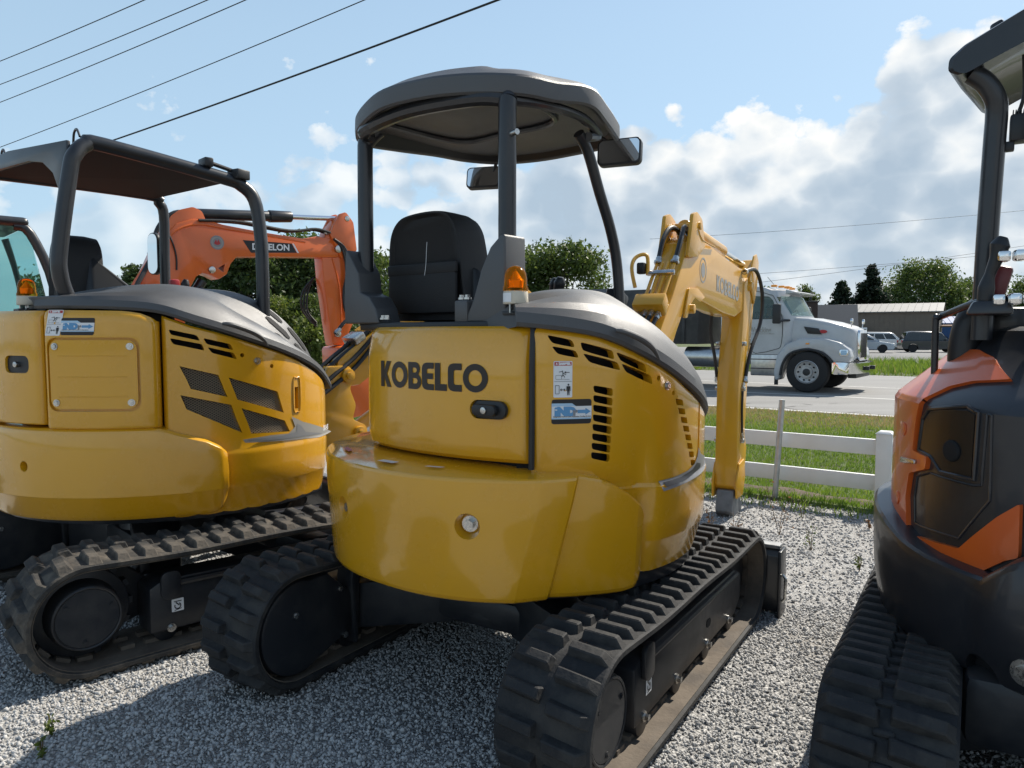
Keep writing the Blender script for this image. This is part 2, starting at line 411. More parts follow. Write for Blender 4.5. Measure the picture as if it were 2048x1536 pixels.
def indr_sticker(f, parent, w, h):
    s = decal('noise_label', fill2d([rrect(0, 0, w, h, h*.1)], .03), lambda u, v: f(u, v, .0012), STBK, parent)
    g = lambda u, v: f(u, v, .002); q = lambda u, v: f(u, v, .0028); k = lambda u, v: f(u, v, .0036)
    decal('label_band', fill2d([[(0, h*.2), (w, h*.2), (w, h*.72), (w*.6, h*.72), (w*.5, h*.84), (0, h*.84)]], .03), g, STLB, s)
    decal('label_band', fill2d([[(0, h*.26), (w, h*.26), (w, h*.72), (0, h*.72)]], .03), q, STW, s)
    decal('label_lettering', text2d('iND', h*.44, .004), k, STB, s, T2(w*.08, h*.36, 1, 0, 1.1))
    decal('label_lettering', text2d('r', h*.40, .003), k, STG, s, T2(w*.53, h*.36))
    decal('label_lettering', fill2d([[(w*.64, h*.43), (w*.84, h*.43), (w*.84, h*.36), (w*.98, h*.5), (w*.84, h*.64), (w*.84, h*.57), (w*.64, h*.57)]]), k, STB, s)
    decal('label_lettering', text2d('Integrated Noise & Dust Reduction Cooling System', h*.075, .0004), k, STG, s, T2(w*.04, h*.28))
    return s

# ================================================================== ground, road, verge
NR = Vector((.595, .804, 0)); TR = Vector((.804, -.595, 0))
def pq(p, q, z=0): return NR*p+TR*q+Vector((0, 0, z))
def node_mat(name):
    m = bpy.data.materials.new(name); m.use_nodes = True; nt = m.node_tree
    return m, nt, nt.nodes['Principled BSDF']
def N(nt, t, ins=None, **k):
    n = nt.nodes.new(t)
    for a, v in k.items(): setattr(n, a, v)
    for a, v in (ins or {}).items():
        if hasattr(v, 'is_output'): nt.links.new(v, n.inputs[a])
        else: n.inputs[a].default_value = v
    return n
def ramp(nt, fac, stops):
    n = nt.nodes.new('ShaderNodeValToRGB'); el = n.color_ramp.elements
    while len(el) < len(stops): el.new(.5)
    for e_, (p, c) in zip(el, stops): e_.position = p; e_.color = (*c, 1)
    nt.links.new(fac, n.inputs[0]); return n.outputs[0]
def mixc(nt, f, a, b):
    n = nt.nodes.new('ShaderNodeMix'); n.data_type = 'RGBA'
    for i, x in ((0, f), (6, a), (7, b)):
        if hasattr(x, 'is_output'): nt.links.new(x, n.inputs[i])
        else: n.inputs[i].default_value = x if isinstance(x, float) else (*x, 1)
    return n.outputs[2]
# gravel
GRV, nt, bs = node_mat('gravel_bed')
tcn = N(nt, 'ShaderNodeTexCoord').outputs['Object']
vo = N(nt, 'ShaderNodeTexVoronoi', {'Vector': tcn, 'Scale': 60.0, 'Randomness': 1.0})
vo2 = N(nt, 'ShaderNodeTexVoronoi', {'Vector': tcn, 'Scale': 60.0, 'Randomness': 1.0}, feature='DISTANCE_TO_EDGE')
no = N(nt, 'ShaderNodeTexNoise', {'Vector': tcn, 'Scale': .9, 'Detail': 6.0})
sepc = N(nt, 'ShaderNodeSeparateColor', {0: vo.outputs['Color']})
c1 = ramp(nt, sepc.outputs[0], [(0, (.24, .238, .234)), (.5, (.36, .356, .347)), (1, (.48, .475, .462))])
c1 = mixc(nt, ramp(nt, no.outputs[0], [(.50, (0, 0, 0)), (.68, (.38,)*3)]), c1, (.20, .165, .125))
c1 = mixc(nt, ramp(nt, vo2.outputs[0], [(0, (.5,)*3), (.10, (0, 0, 0))]), c1, (.20, .197, .19))
nt.links.new(c1, bs.inputs['Base Color']); bs.inputs['Roughness'].default_value = .85
bp_ = N(nt, 'ShaderNodeBump', {'Strength': .8, 'Distance': .012, 'Height': ramp(nt, vo2.outputs[0], [(0, (0,)*3), (.25, (1,)*3)])})
nt.links.new(bp_.outputs[0], bs.inputs['Normal'])
STN, nt, bs = node_mat('crushed_stone')
at_ = N(nt, 'ShaderNodeAttribute', attribute_name='tone').outputs['Fac']
tcn = N(nt, 'ShaderNodeTexCoord').outputs['Object']
no = N(nt, 'ShaderNodeTexNoise', {'Vector': tcn, 'Scale': 160.0, 'Detail': 3.0})
c1 = ramp(nt, at_, [(0, (.20, .20, .20)), (.35, (.35, .347, .34)), (.75, (.44, .435, .425)), (.97, (.52, .51, .495)), (1, (.38, .31, .24))])
c1 = mixc(nt, ramp(nt, no.outputs[0], [(.4, (0,)*3), (.7, (.25,)*3)]), c1, (.55, .54, .52))
nt.links.new(c1, bs.inputs['Base Color']); bs.inputs['Roughness'].default_value = .8
# road
ROAD, nt, bs = node_mat('worn_asphalt')
tcn = N(nt, 'ShaderNodeTexCoord').outputs['Object']
n1 = N(nt, 'ShaderNodeTexNoise', {'Vector': tcn, 'Scale': .5, 'Detail': 6.0}); n2 = N(nt, 'ShaderNodeTexNoise', {'Vector': tcn, 'Scale': 60.0, 'Detail': 4.0})
mpn = N(nt, 'ShaderNodeMapping', {'Vector': tcn, 'Rotation': (0, 0, R(36.5)), 'Scale': (.05, 1.3, 1)}); n3 = N(nt, 'ShaderNodeTexNoise', {'Vector': mpn.outputs[0], 'Scale': 2.0, 'Detail': 4.0})
c1 = mixc(nt, n1.outputs[0], (.175, .172, .166), (.235, .23, .222))
c1 = mixc(nt, ramp(nt, n3.outputs[0], [(.42, (.0,)*3), (.62, (.5,)*3)]), c1, (.27, .265, .255))
c1 = mixc(nt, ramp(nt, n2.outputs[0], [(.4, (.35,)*3), (.6, (0,)*3)]), c1, (.12, .12, .118))
nt.links.new(c1, bs.inputs['Base Color']); bs.inputs['Roughness'].default_value = .85
nt.links.new(N(nt, 'ShaderNodeBump', {'Strength': .25, 'Distance': .01, 'Height': n2.outputs[0]}).outputs[0], bs.inputs['Normal'])
LINE = mat('road_paint', (.62, .61, .58), .7, col2=(.45, .44, .42), vscale=9, vlo=.5, vhi=.7)
SEAL = mat('crack_sealant', (.035, .035, .036), .6)
TURF, nt, bs = node_mat('turf_soil')
tcn = N(nt, 'ShaderNodeTexCoord').outputs['Object']
n1 = N(nt, 'ShaderNodeTexNoise', {'Vector': tcn, 'Scale': 1.1, 'Detail': 7.0, 'Roughness': .65}); n2 = N(nt, 'ShaderNodeTexNoise', {'Vector': tcn, 'Scale': 25.0, 'Detail': 5.0})
c1 = mixc(nt, n2.outputs[0], (.045, .075, .014), (.10, .135, .03))
c1 = mixc(nt, ramp(nt, n1.outputs[0], [(.50, (0,)*3), (.60, (.9,)*3)]), c1, (.085, .06, .038))
nt.links.new(c1, bs.inputs['Base Color']); bs.inputs['Roughness'].default_value = .95
nt.links.new(N(nt, 'ShaderNodeBump', {'Strength': 1.0, 'Distance': .05, 'Height': n2.outputs[0]}).outputs[0], bs.inputs['Normal'])
GRASS, nt, bs = node_mat('grass_blades')
at_ = N(nt, 'ShaderNodeAttribute', attribute_name='tone').outputs['Fac']
c1 = ramp(nt, at_, [(0, (.085, .155, .016)), (.45, (.175, .265, .028)), (.7, (.26, .325, .045)), (.85, (.33, .27, .10)), (1, (.42, .31, .16))])
nt.links.new(c1, bs.inputs['Base Color']); bs.inputs['Roughness'].default_value = .6
bs.inputs['Subsurface Weight'].default_value = 0.0
tr = nt.nodes.new('ShaderNodeBsdfTranslucent'); nt.links.new(c1, tr.inputs[0])
ms = nt.nodes.new('ShaderNodeMixShader'); ms.inputs[0].default_value = .38
nt.links.new(bs.outputs[0], ms.inputs[1]); nt.links.new(tr.outputs[0], ms.inputs[2]); nt.links.new(ms.outputs[0], nt.nodes['Material Output'].inputs[0])
def strip(name, prof, q0, q1, m, n=1):
    V = []; F = []; k = len(prof)
    for i in range(n+1):
        q = q0+(q1-q0)*i/n
        for p, z in prof: V.append(tuple(pq(p, q, z)))
    for i in range(n):
        for j in range(k-1): F.append((i*k+j, i*k+j+1, (i+1)*k+j+1, (i+1)*k+j))
    me = bpy.data.meshes.new(name); me.from_pydata(V, [], F); me.update()
    o = finish(name, me, m, None, 60)
    if o.data.polygons[0].normal.z < 0: o.data.flip_normals()
    return struct(o)
strip('ground', [(-1500, -.42), (2500, -.42)], -2000, 2000, TURF)
strip('gravel_lot', [(-60, 0), (6.72, 0), (7.0, -.30)], -80, 80, GRV)
strip('grass_verge', [(6.55, -.06), (6.68, .004), (6.85, .006), (7.3, -.07), (8.2, -.16), (9.5, -.16), (12, -.08), (14.6, -.005), (14.95, -.02)], -90, 120, TURF, 40)
road = strip('road', [(14.72, -.1), (14.76, 0), (22, .03), (29.35, 0), (29.4, -.1)], -150, 200, ROAD)
strip('median', [(29.3, -.02), (29.6, .03), (35, -.02), (42, .02), (42.1, -.05)], -150, 250, TURF)
strip('far_pavement', [(42.05, -.05), (42.1, .0), (80, .0), (80.1, -.2)], -200, 300, ROAD)
strip('far_field', [(79.5, -.02), (700, .4)], -900, 900, TURF)
for p, w in ((14.84, .13), (18.55, .12), (22.2, .10), (28.9, .12)):
    zz = interp(p, [(14.76, 0), (22, .03), (29.35, 0)])+.004
    me = bpy.data.meshes.new('edge_line'); me.from_pydata([tuple(pq(p, -120, zz)), tuple(pq(p+w, -120, zz+.0002)), tuple(pq(p+w, 160, zz+.0002)), tuple(pq(p, 160, zz))], [], [(0, 1, 2, 3)]); finish('edge_line', me, LINE, road)
# sealed cracks
for k in range(12):
    q = rng.uniform(-12, 6); p = rng.uniform(15, 18); a = rng.uniform(0, 6.28); pts = []
    for i in range(9):
        pts.append((p, q)); a += rng.uniform(-.7, .7); p += .28*cos(a); q += .28*sin(a)
        p = min(max(p, 15.1), 18.4)
    V = []; F = []
    for i, (p, q) in enumerate(pts):
        zz = interp(p, [(14.76, 0), (22, .03)])+.005; w = .02*rng.uniform(.5, 1.4)
        V += [tuple(pq(p, q-w, zz)), tuple(pq(p+w*.6, q+w, zz))]
        if i: F.append((2*i-2, 2*i-1, 2*i+1, 2*i))
    me = bpy.data.meshes.new('sealed_crack'); me.from_pydata(V, [], F); finish('sealed_crack', me, SEAL, road)
# loose crushed stone on the lot
def stones(n, sampler, smin, smax, name='gravel'):
    ico = []
    t = (1+5**.5)/2
    V0 = np.array([(-1, t, 0), (1, t, 0), (-1, -t, 0), (1, -t, 0), (0, -1, t), (0, 1, t), (0, -1, -t), (0, 1, -t), (t, 0, -1), (t, 0, 1), (-t, 0, -1), (-t, 0, 1)])/math.hypot(1, t)
    F0 = np.array([(0, 11, 5), (0, 5, 1), (0, 1, 7), (0, 7, 10), (0, 10, 11), (1, 5, 9), (5, 11, 4), (11, 10, 2), (10, 7, 6), (7, 1, 8), (3, 9, 4), (3, 4, 2), (3, 2, 6), (3, 6, 8), (3, 8, 9), (4, 9, 5), (2, 4, 11), (6, 2, 10), (8, 6, 7), (9, 8, 1)])
    P = sampler(n); n = len(P)
    S = rng.uniform(smin, smax, (n, 1))*rng.uniform(.5, 1.4, (n, 3)); S[:, 2] *= .62
    V = V0[None]*rng.uniform(.58, 1.18, (n, 12, 1))*S[:, None, :]
    q = rng.normal(size=(n, 4)); q /= np.linalg.norm(q, axis=1, keepdims=True); w, x, y, z = q.T
    M = np.stack([np.stack([1-2*(y*y+z*z), 2*(x*y-z*w), 2*(x*z+y*w)], -1), np.stack([2*(x*y+z*w), 1-2*(x*x+z*z), 2*(y*z-x*w)], -1), np.stack([2*(x*z-y*w), 2*(y*z+x*w), 1-2*(x*x+y*y)], -1)], 1)
    V = np.einsum('nij,nkj->nki', M, V)
    zc = rng.uniform(-.1, .75, n)*S.mean(1)
    V += np.concatenate([P, zc[:, None]], 1)[:, None, :]
    F = F0[None]+(np.arange(n)*12)[:, None, None]
    o = npmesh(name, V.reshape(-1, 3), F.reshape(-1, 3), STN)
    at = o.data.attributes.new('tone', 'FLOAT', 'POINT'); at.data.foreach_set('value', np.repeat(rng.beta(3.5, 3.2, n), 12).astype(np.float32))
    return stuff(o)
def frust(n, d0, d1, m=.12):
    """Uniform points on the lot inside the seen wedge between two depths."""
    out = []
    while sum(map(len, out)) < n:
        y = np.sqrt(rng.uniform(d0*d0, d1*d1, n)); x = rng.uniform(-1, 1, n)*y*(.69+m)
        k = (x*.595+y*.804) < 6.7; out.append(np.stack([x[k], y[k]], 1))
    return np.concatenate(out)[:n]
stones(52000, lambda n: frust(n, 2.2, 4.0), .0045, .0108)
stones(38000, lambda n: frust(n, 4.0, 7.5), .0055, .0130)
# bare soil left along the fence line
SOIL = mat('bare_soil', (.055, .038, .025), .95, col2=(.115, .082, .055), vscale=14, bump=1.0, bscale=26, bdet=6)
V = []; F = []
for i in range(90):
    q = -9+i*.12; a = 7.22+.10*sin(q*2.1)+.06*sin(q*7.3+1); c = 8.0+.28*sin(q*1.3+.5)+.12*sin(q*5.1); c = max(c, a+.05)
    for k in range(6):
        p = a+(c-a)*k/5; V.append(tuple(pq(p, q, float(np.interp(p, [6.85, 7.3, 8.2, 9.5], [.006, -.07, -.16, -.16]))+.005+(.03*(.5+.5*sin(q*9+k*2.2)) if 0 < k < 5 else -.012))))
    if i:
        for k in range(5): F.append(((i-1)*6+k, (i-1)*6+k+1, i*6+k+1, i*6+k))
me = bpy.data.meshes.new('soil_strip'); me.from_pydata(V, [], F); me.update(); so_ = struct(finish('soil_strip', me, SOIL))
if so_.data.polygons[0].normal.z < 0: so_.data.flip_normals()
# grass blades
def blades(name, n, pf, hmin, hmax, w, tonef):
    p, q, zf = pf(n); n = len(p)
    x = NR.x*p+TR.x*q; y = NR.y*p+TR.y*q; z = zf(p)
    h = rng.uniform(hmin, hmax, n); a = rng.uniform(0, 6.28, n); ln = rng.uniform(.1, .7, n)*h; b_ = rng.uniform(0, 6.28, n)
    base = np.stack([x, y, z-.01], 1); dx = np.stack([np.cos(a), np.sin(a), 0*a], 1)*(w*rng.uniform(.6, 1.4, n))[:, None]
    tip = base+np.stack([np.cos(b_)*ln, np.sin(b_)*ln, h], 1); mid = base+np.stack([np.cos(b_)*ln*.3, np.sin(b_)*ln*.3, h*.6], 1)
    V = np.stack([base-dx, base+dx, mid+dx*.7, mid-dx*.7, tip], 1).reshape(-1, 3); k = (np.arange(n)*5)[:, None]
    F = np.concatenate([k+np.array([[0, 1, 2]]), k+np.array([[0, 2, 3]]), k+np.array([[3, 2, 4]])])
    o = npmesh(name, V, F, GRASS)
    at = o.data.attributes.new('tone', 'FLOAT', 'POINT'); at.data.foreach_set('value', np.repeat(tonef(p, q), 5).astype(np.float32))
    return stuff(o)
def vz(p): return np.interp(p, [6.55, 6.68, 6.85, 7.3, 8.2, 9.5, 12, 14.6], [-.06, .004, .006, -.07, -.16, -.16, -.08, -.005])
def verge(n):
    p = rng.uniform(6.62, 14.75, n); q = rng.uniform(-14, 3.0, n)
    # bare soil patches just behind the fence
    soil = (p > 7.26+.10*np.sin(q*2.1)+.06*np.sin(q*7.3+1)) & (p < 7.95+.28*np.sin(q*1.3+.5)+.12*np.sin(q*5.1))
    keep = ~soil | (rng.uniform(0, 1, n) < .30)
    return p[keep], q[keep], vz
blades('grass', 170000, verge, .025, .075, .006, lambda p, q: np.clip(np.interp(p, [6.6, 7.2, 11.8, 12.8, 13.6, 14.7], [.40, .36, .34, .5, .86, .92])+rng.normal(0, .15, len(p))+.12*np.sin(q*1.3)*np.sin(p*2.1), 0, 1))
blades('grass', 26000, lambda n: (rng.uniform(29.35, 41.8, n), rng.uniform(-14, 24, n), lambda p: p*0), .12, .5, .018, lambda p, q: np.clip(.42+rng.normal(0, .2, len(p)), 0, 1))
blades('grass', 1500, lambda n: (rng.uniform(6.35, 6.7, n), rng.uniform(-6, 2, n), lambda p: p*0), .03, .08, .005, lambda p, q: np.clip(.4+rng.normal(0, .2, len(p)), 0, 1))

# ------------------------------------------------------------------ rubber tracks
def lug_mesh(name, x0, x1, L, h, ch, m, sk=0):
    b = B()
    V = [(x0, -L*.5+sk, -.006), (x1, -L*.42, -.006), (x1, L*.42, -.006), (x0, L*.5+sk, -.006),
         (x0+.006*(1 if x1 > x0 else -1), -L*.33+sk, h), (x1-ch*(1 if x1 > x0 else -1), -L*.34, h), (x1-ch*(1 if x1 > x0 else -1), L*.28, h), (x0+.006*(1 if x1 > x0 else -1), L*.30+sk, h)]
    b.raw(V, [(0, 1, 2, 3), (4, 5, 6, 7), (0, 1, 5, 4), (1, 2, 6, 5), (2, 3, 7, 6), (3, 0, 4, 7)], bev=.004, seg=1)
    me = bpy.data.meshes.new(name); b.bm.to_mesh(me); b.bm.free(); me.materials.append(m)
    return me
def track_path(yr, rr, yf, rf, z0, N=150, sag=.015):
    pts = []
    zr, zf = z0+rr, z0+rf
    for i in range(25): a = R(270-180*i/24); pts.append(Vector((yr+rr*cos(a), zr+rr*sin(a))))
    for i in range(1, 12):
        t = i/12; pts.append(Vector((yr+(yf-yr)*t, zr+rr+(zf+rf-zr-rr)*t-sag*sin(pi*t)*(1+.5*sin(3*pi*t)))))
    for i in range(25): a = R(90-180*i/24); pts.append(Vector((yf+rf*cos(a), zf+rf*sin(a))))
    for i in range(1, 12): t = i/12; pts.append(Vector((yf+(yr-yf)*t, z0)))
    L = [0]
    for a, b in zip(pts, pts[1:]+pts[:1]): L.append(L[-1]+(b-a).length)
    per = L[-1]; pts2 = pts+[pts[0]]
    def at(s):
        s %= per
        for i in range(len(L)-1):
            if s <= L[i+1]:
                t = (s-L[i])/max(L[i+1]-L[i], 1e-9); p = pts2[i]+(pts2[i+1]-pts2[i])*t; return p
    def frame(s):
        p = at(s); t = (at(s+.01)-at(s-.01)).normalized()
        return p, t, Vector((-t.y, t.x))
    return per, frame
def make_track(root, rz, xc, w, yr, rr, yf, rf, pitch, m, ml, lugh=.03, lugL=.062, th=.028, centre=False, clip=None, off=(0, 0), label=None):
    per, frame = track_path(yr, rr-lugh, yf, rf-lugh, lugh)
    N = 140; hw = w/2; rings = []
    for i in range(N):
        p, t, n = frame(per*i/N)
        ring = []
        for x, d in [(-hw+.008, 0), (hw-.008, 0), (hw, -.006), (hw, -th+.006), (hw-.01, -th), (-hw+.01, -th), (-hw, -th+.006), (-hw, -.006)]:
            q = p+n*d; ring.append((x, q.x, q.y))
        rings.append(ring)
    b = B(); b.loft(rings, loop=True)
    o = b.done('rubber_track', m, root); o.location = (0, 0, 0); o.rotation_euler.z = rz
    if label: o['label'] = label
    c, s = cos(rz), sin(rz); o.location = (c*(xc+off[0])-s*off[1], s*(xc+off[0])+c*off[1], 0)
    # inner drive cleats, one strip
    bi = B()
    for i in range(int(per/.105)):
        p, t, n = frame(i*.105); q = p-n*(th+.006)
        M = Matrix(((1, 0, 0, 0), (0, t.x, n.x, q.x), (0, t.y, n.y, q.y), (0, 0, 0, 1)))
        for x in (-.055, .055): bi.raw([(x+a*.018, b_*.03, c_*.016) for a in (-1, 1) for b_ in (-1, 1) for c_ in (-1, 1)], [(0, 1, 3, 2), (4, 6, 7, 5), (0, 4, 5, 1), (2, 3, 7, 6), (0, 2, 6, 4), (1, 5, 7, 3)], M=M)
    bi.done('drive_cleats', BELT, o)
    bl = B(); rg = []
    for i in range(N):
        p, t, n = frame(per*i/N); rg.append([(x, (p+n*d).x, (p+n*d).y) for x, d in [(-hw+.012, -th-.001), (hw-.012, -th-.001), (hw-.012, -th-.004), (-hw+.012, -th-.004)]])
    bl.loft(rg, loop=True); bl.done('inner_belt', BELT, o)
    meR = lug_mesh('tread_lug', .012, hw-.003, lugL, lugh, .028, ml, .012); meL = lug_mesh('tread_lug', -.012, -hw+.003, lugL, lugh, .028, ml, -.012)
    meC = lug_mesh('tread_lug', -.03, .03, lugL*.45, lugh*.45, .004, ml) if centre else None
    n = int(round(per/pitch)); st = per/n
    def put(me, s):
        p, t, nn = frame(s)
        l = bpy.data.objects.new('tread_lug', me); C.objects.link(l); l.parent = o
        j = random.uniform(-.002, .002)
        l.matrix_local = Matrix(((1, 0, 0, 0), (0, t.x, nn.x, p.x+nn.x*j), (0, t.y, nn.y, p.y+nn.y*j), (0, 0, 0, 1)))
    for i in range(n):
        if centre: put(meR, i*st); put(meL, i*st+st*.06); put(meC, i*st+st*.5)
        else: put(meR, i*st); put(meL, i*st+st*.5)
    return o
def bolt(b, p, d, r=.011, h=.012):
    p, d = Vector(p), Vector(d).normalized(); b.cyl(p-d*.004, p+d*.004, r*1.55, n=14); b.cyl(p, p+d*h, r, n=6)
def hexbolt(parent, p, d, r=.011, h=.012, m=None):
    b = B(); bolt(b, p, d, r, h); return b.done('bolt', m or STEEL, parent, 25)
def undercarriage(root, rz, xs, w, yr, yf, rr, rf, pitch, m, ml, sides, off=(0, 0), **k):
    """Two tracks, their frames, sprockets, idlers, rollers and the centre X-frame."""
    c, s = cos(rz), sin(rz)
    def put(o): o.rotation_euler.z = rz; o.location = (c*off[0]-s*off[1], s*off[0]+c*off[1], 0); return o
    for xc in xs:
        make_track(root, rz, xc, w, yr, rr, yf, rf, pitch, m, ml, off=off, **k)
        sg = 1 if xc > 0 else -1
        xo = xc+sg*(w/2-.07); xi = xc-sg*.04
        b = B()   # box-section side frame
        pr = [(yr+rr*.95, .115), (yf-rf*.55, .115), (yf-rf*.15, .17), (yf-rf*.15, .30), (yf-rf*.6, .345), (yr+rr*1.2, .365), (yr+rr*.95, .33)]
        b.prism(pr, 'x', min(xo, xi), max(xo, xi), .012)
        fr = put(b.done('track_frame', FRM, root))
        b = B(); b.tube([(xo, yr+rr*1.15, .338), (xo, yf-rf*.55, .318)], .016, 8); b.done('frame_rail', FRM, fr)
        for t in (.06, .34, .66, .93): hexbolt(fr, (xo+sg*.0, yr+rr+(yf-yr-rr*1.6)*t, .128), (sg, 0, 0), .013, .02)
        b = B(); b.prism(rrect(yr+rr*1.9+.55, .2, yr+rr*1.9+.61, .235, .017), 'x', xo+sg*.0, xo+sg*.002); b.done('frame_slot', DRK, fr)
        # sprocket and hub
        b = B(); zc = rr
        b.cyl((xc-.05, yr, zc), (xc+.05, yr, zc), rr-.075, n=36, bev=.008)
        for i in range(15):
            a = 2*pi*i/15; b.box((xc, yr+(rr-.07)*cos(a), zc+(rr-.07)*sin(a)), (.05, .03, .03), M=Matrix.Rotation(a, 4, 'X'))
        sp = put(b.done('sprocket', FRM, root))
        b = B(); b.cyl((xc+sg*.04, yr, zc), (xc+sg*(w/2-.055), yr, zc), rr*.56, rr*.52, 40, bev=.01)
        b.cyl((xc+sg*(w/2-.056), yr, zc), (xc+sg*(w/2-.05), yr, zc), rr*.46, n=36)
        hc = b.done('hub_cover', FRM, sp)
        for i in range(3): a = 2*pi*i/3+.4; hexbolt(hc, (xc+sg*(w/2-.0505), yr+rr*.38*cos(a), zc+rr*.38*sin(a)), (sg, 0, 0), .007, .007, FRM)
        b = B(); b.tube([(xc+sg*(w/2-.052), yr+rr*.49*cos(2*pi*i/32), zc+rr*.49*sin(2*pi*i/32)) for i in range(32)], .006, 6, 0, True); b.done('hub_rim', FRM, hc)
        # travel motor housing on the inner side
        b = B()
        pr = arc(yr, zc, rr*.72, 70, 290, 22)+[(yr+rr*.55, .12), (yr+rr*1.15, .17), (yr+rr*1.15, zc+.06), (yr+rr*.6, zc+rr*.69)]
        b.prism(pr, 'x', xc-sg*.05, xc-sg*(w/2-.015), .018)
        th_ = put(b.done('travel_motor_cover', FRM, root))
        for y_, z_ in ((yr-.02, zc+.06), (yr+rr*.85, zc+.1), (yr+rr*.95, zc-.12)): hexbolt(th_, (xc-sg*(w/2-.016), y_, z_), (-sg, 0, 0), .009, .01)
        b = B(); b.prism([(yr+rr*1.12, .10), (yr+rr*1.2, .10), (yr+rr*1.26, .44), (yr+rr*1.12, .475), (yr+rr*1.06, .40)], 'x', xc-sg*(w/2-.10), xc-sg*(w/2-.0), .01)
        b.done('motor_bracket', FRM, th_)
        b = B(); b.cyl((xc-.05, yf, rf), (xc+.05, yf, rf), rf-.065, n=32, bev=.01); put(b.done('idler_wheel', FRM, root))
        for i in range(4):
            y = yr+rr*1.25+(yf-rf*.8-yr-rr*1.25)*i/3
            b = B(); b.cyl((xc-.09, y, .115), (xc+.09, y, .115), .058, n=20, bev=.006); put(b.done('track_roller', FRM, root))
        b = B(); b.cyl((xc-.07, (yr+yf)/2, .43), (xc+.07, (yr+yf)/2, .43), .035, n=16); put(b.done('carrier_roller', FRM, root))
        # lifting eye bracket near the sprocket
        b = B(); b.prism(rrect(yr+rr*1.12, .27, yr+rr*1.12+.09, .40, .03), 'x', xo+sg*.002, xo+sg*.022, .004); bk = b.done('tie_down_bracket', FRM, fr)
        if xc == max(xs):
            f = lambda u, v, o_=.001: Vector((xo+sg*(.003+o_), yr+rr*1.3+u, .20+v))
            s_ = decal('tie_down_label', fill2d([rrect(0, 0, .055, .06, .003)]), lambda u, v: f(u, v, .0), STW, fr)
            for lp in ([(.01, .05), (.045, .05), (.045, .046), (.01, .046)], arc(.027, .026, .016, 150, 420, 12)+arc(.027, .026, .011, 420, 150, 12), [(.02, .046), (.036, .03), (.034, .024), (.016, .042)], [(.012, .008), (.044, .014), (.044, .01), (.012, .004)]):
                decal('label_mark', fill2d([lp]), lambda u, v: f(u, v, .001), STBK, s_)
    b = B()   # centre frame with legs
    b.cyl((0, 0, .26), (0, 0, .50), .36, .30, 40, bev=.02)
    b.box((0, 0, .30), (.62, .7, .14), .03)
    xi = [x-(.02 if x > 0 else -.02)*1 for x in xs]
    for x in xs:
        sg = 1 if x > 0 else -1
        for y in (-.42, .42):
            V = []
            for (px, py, z0_, z1_, hw_) in ((sg*.15, y*.45, .22, .44, .14), (x-sg*.06, y, .14, .35, .09)):
                V += [(px, py-hw_, z0_), (px, py+hw_, z0_), (px, py+hw_, z1_), (px, py-hw_, z1_)]
            b.raw(V, [(0, 1, 2, 3), (4, 5, 6, 7), (0, 1, 5, 4), (1, 2, 6, 5), (2, 3, 7, 6), (3, 0, 4, 7)], .012)
    put(b.done('centre_frame', FRM, root))
    b = B(); b.cyl((0, 0, .48), (0, 0, .60), .33, n=48, bev=.004); b.done('slew_ring', FRM, root)
def dozer_blade(root, rz, hw, y, m, off=(0, 0), h=.36):
    c, s = cos(rz), sin(rz)
    def put(o): o.rotation_euler.z = rz; o.location = (c*off[0]-s*off[1], s*off[0]+c*off[1], 0); return o
    b = B()
    pr = [(y, .02), (y+.05, .0), (y+.07, .03), (y+.035, .14), (y+.04, .26), (y+.07, h), (y+.02, h), (y, h-.04), (y-.01, .14)]
    b.prism(pr, 'x', -hw, hw, .004); o = put(b.done('dozer_blade', m, root))
    b = B(); b.box((0, y+.03, h+.012), (hw*2, .07, .02), .005); b.done('blade_top_edge', GRYS, o)
    for sg in (-1, 1):
        b = B(); b.box((sg*(hw+.008), y+.02, h*.5), (.016, .13, h), .004); b.done('blade_end_plate', m, o)
        b = B(); b.tube([(sg*(hw+.02), y-.02, h*.25), (sg*(hw+.035), y-.02, h*.3), (sg*(hw+.035), y-.02, h*.6), (sg*(hw+.02), y-.02, h*.65)], .008, 8); b.done('blade_hook', STEEL, o)
        b = B(); b.raw([(sg*.28-.05, .25, .14), (sg*.28+.05, .25, .14), (sg*.28+.05, .25, .26), (sg*.28-.05, .25, .26), (sg*.34-.04, y, .1), (sg*.34+.04, y, .1), (sg*.34+.04, y, .2), (sg*.34-.04, y, .2)], [(0, 1, 2, 3), (4, 5, 6, 7), (0, 1, 5, 4), (1, 2, 6, 5), (2, 3, 7, 6), (3, 0, 4, 7)], .008); b.done('blade_arm', m, o)
def beacon(root, p, s=1):
    x, y, z = p
    b = B(); b.cyl((x, y, z), (x, y, z+.045*s), .044*s, .042*s, 28, bev=.003*s); o = b.done('warning_beacon', BEIG, root)
    b = B(); b.lathe([(.043*s, .045*s), (.0435*s, .055*s), (.040*s, .062*s), (.0385*s, .09*s), (.036*s, .105*s), (.028*s, .120*s), (.014*s, .129*s), (.001, .131*s)], p, 28); b.done('amber_dome', AMB, o)
    b = B(); b.lathe([(.004*s, .046*s), (.024*s, .055*s), (.026*s, .08*s), (.012*s, .10*s), (.003*s, .112*s)], p, 12); b.done('reflector', AMBI, o)
    a = math.atan2(-1, 0)
    for i, dx in enumerate((-.02, 0, .02)):
        b = B(); b.cyl((x+dx*s, y-.03*s*(abs(dx) < .01), z-.03*s), (x+dx*s, y-.03*s*(abs(dx) < .01), z), .004*s, n=8); b.done('stud', STEEL, o)
    return o
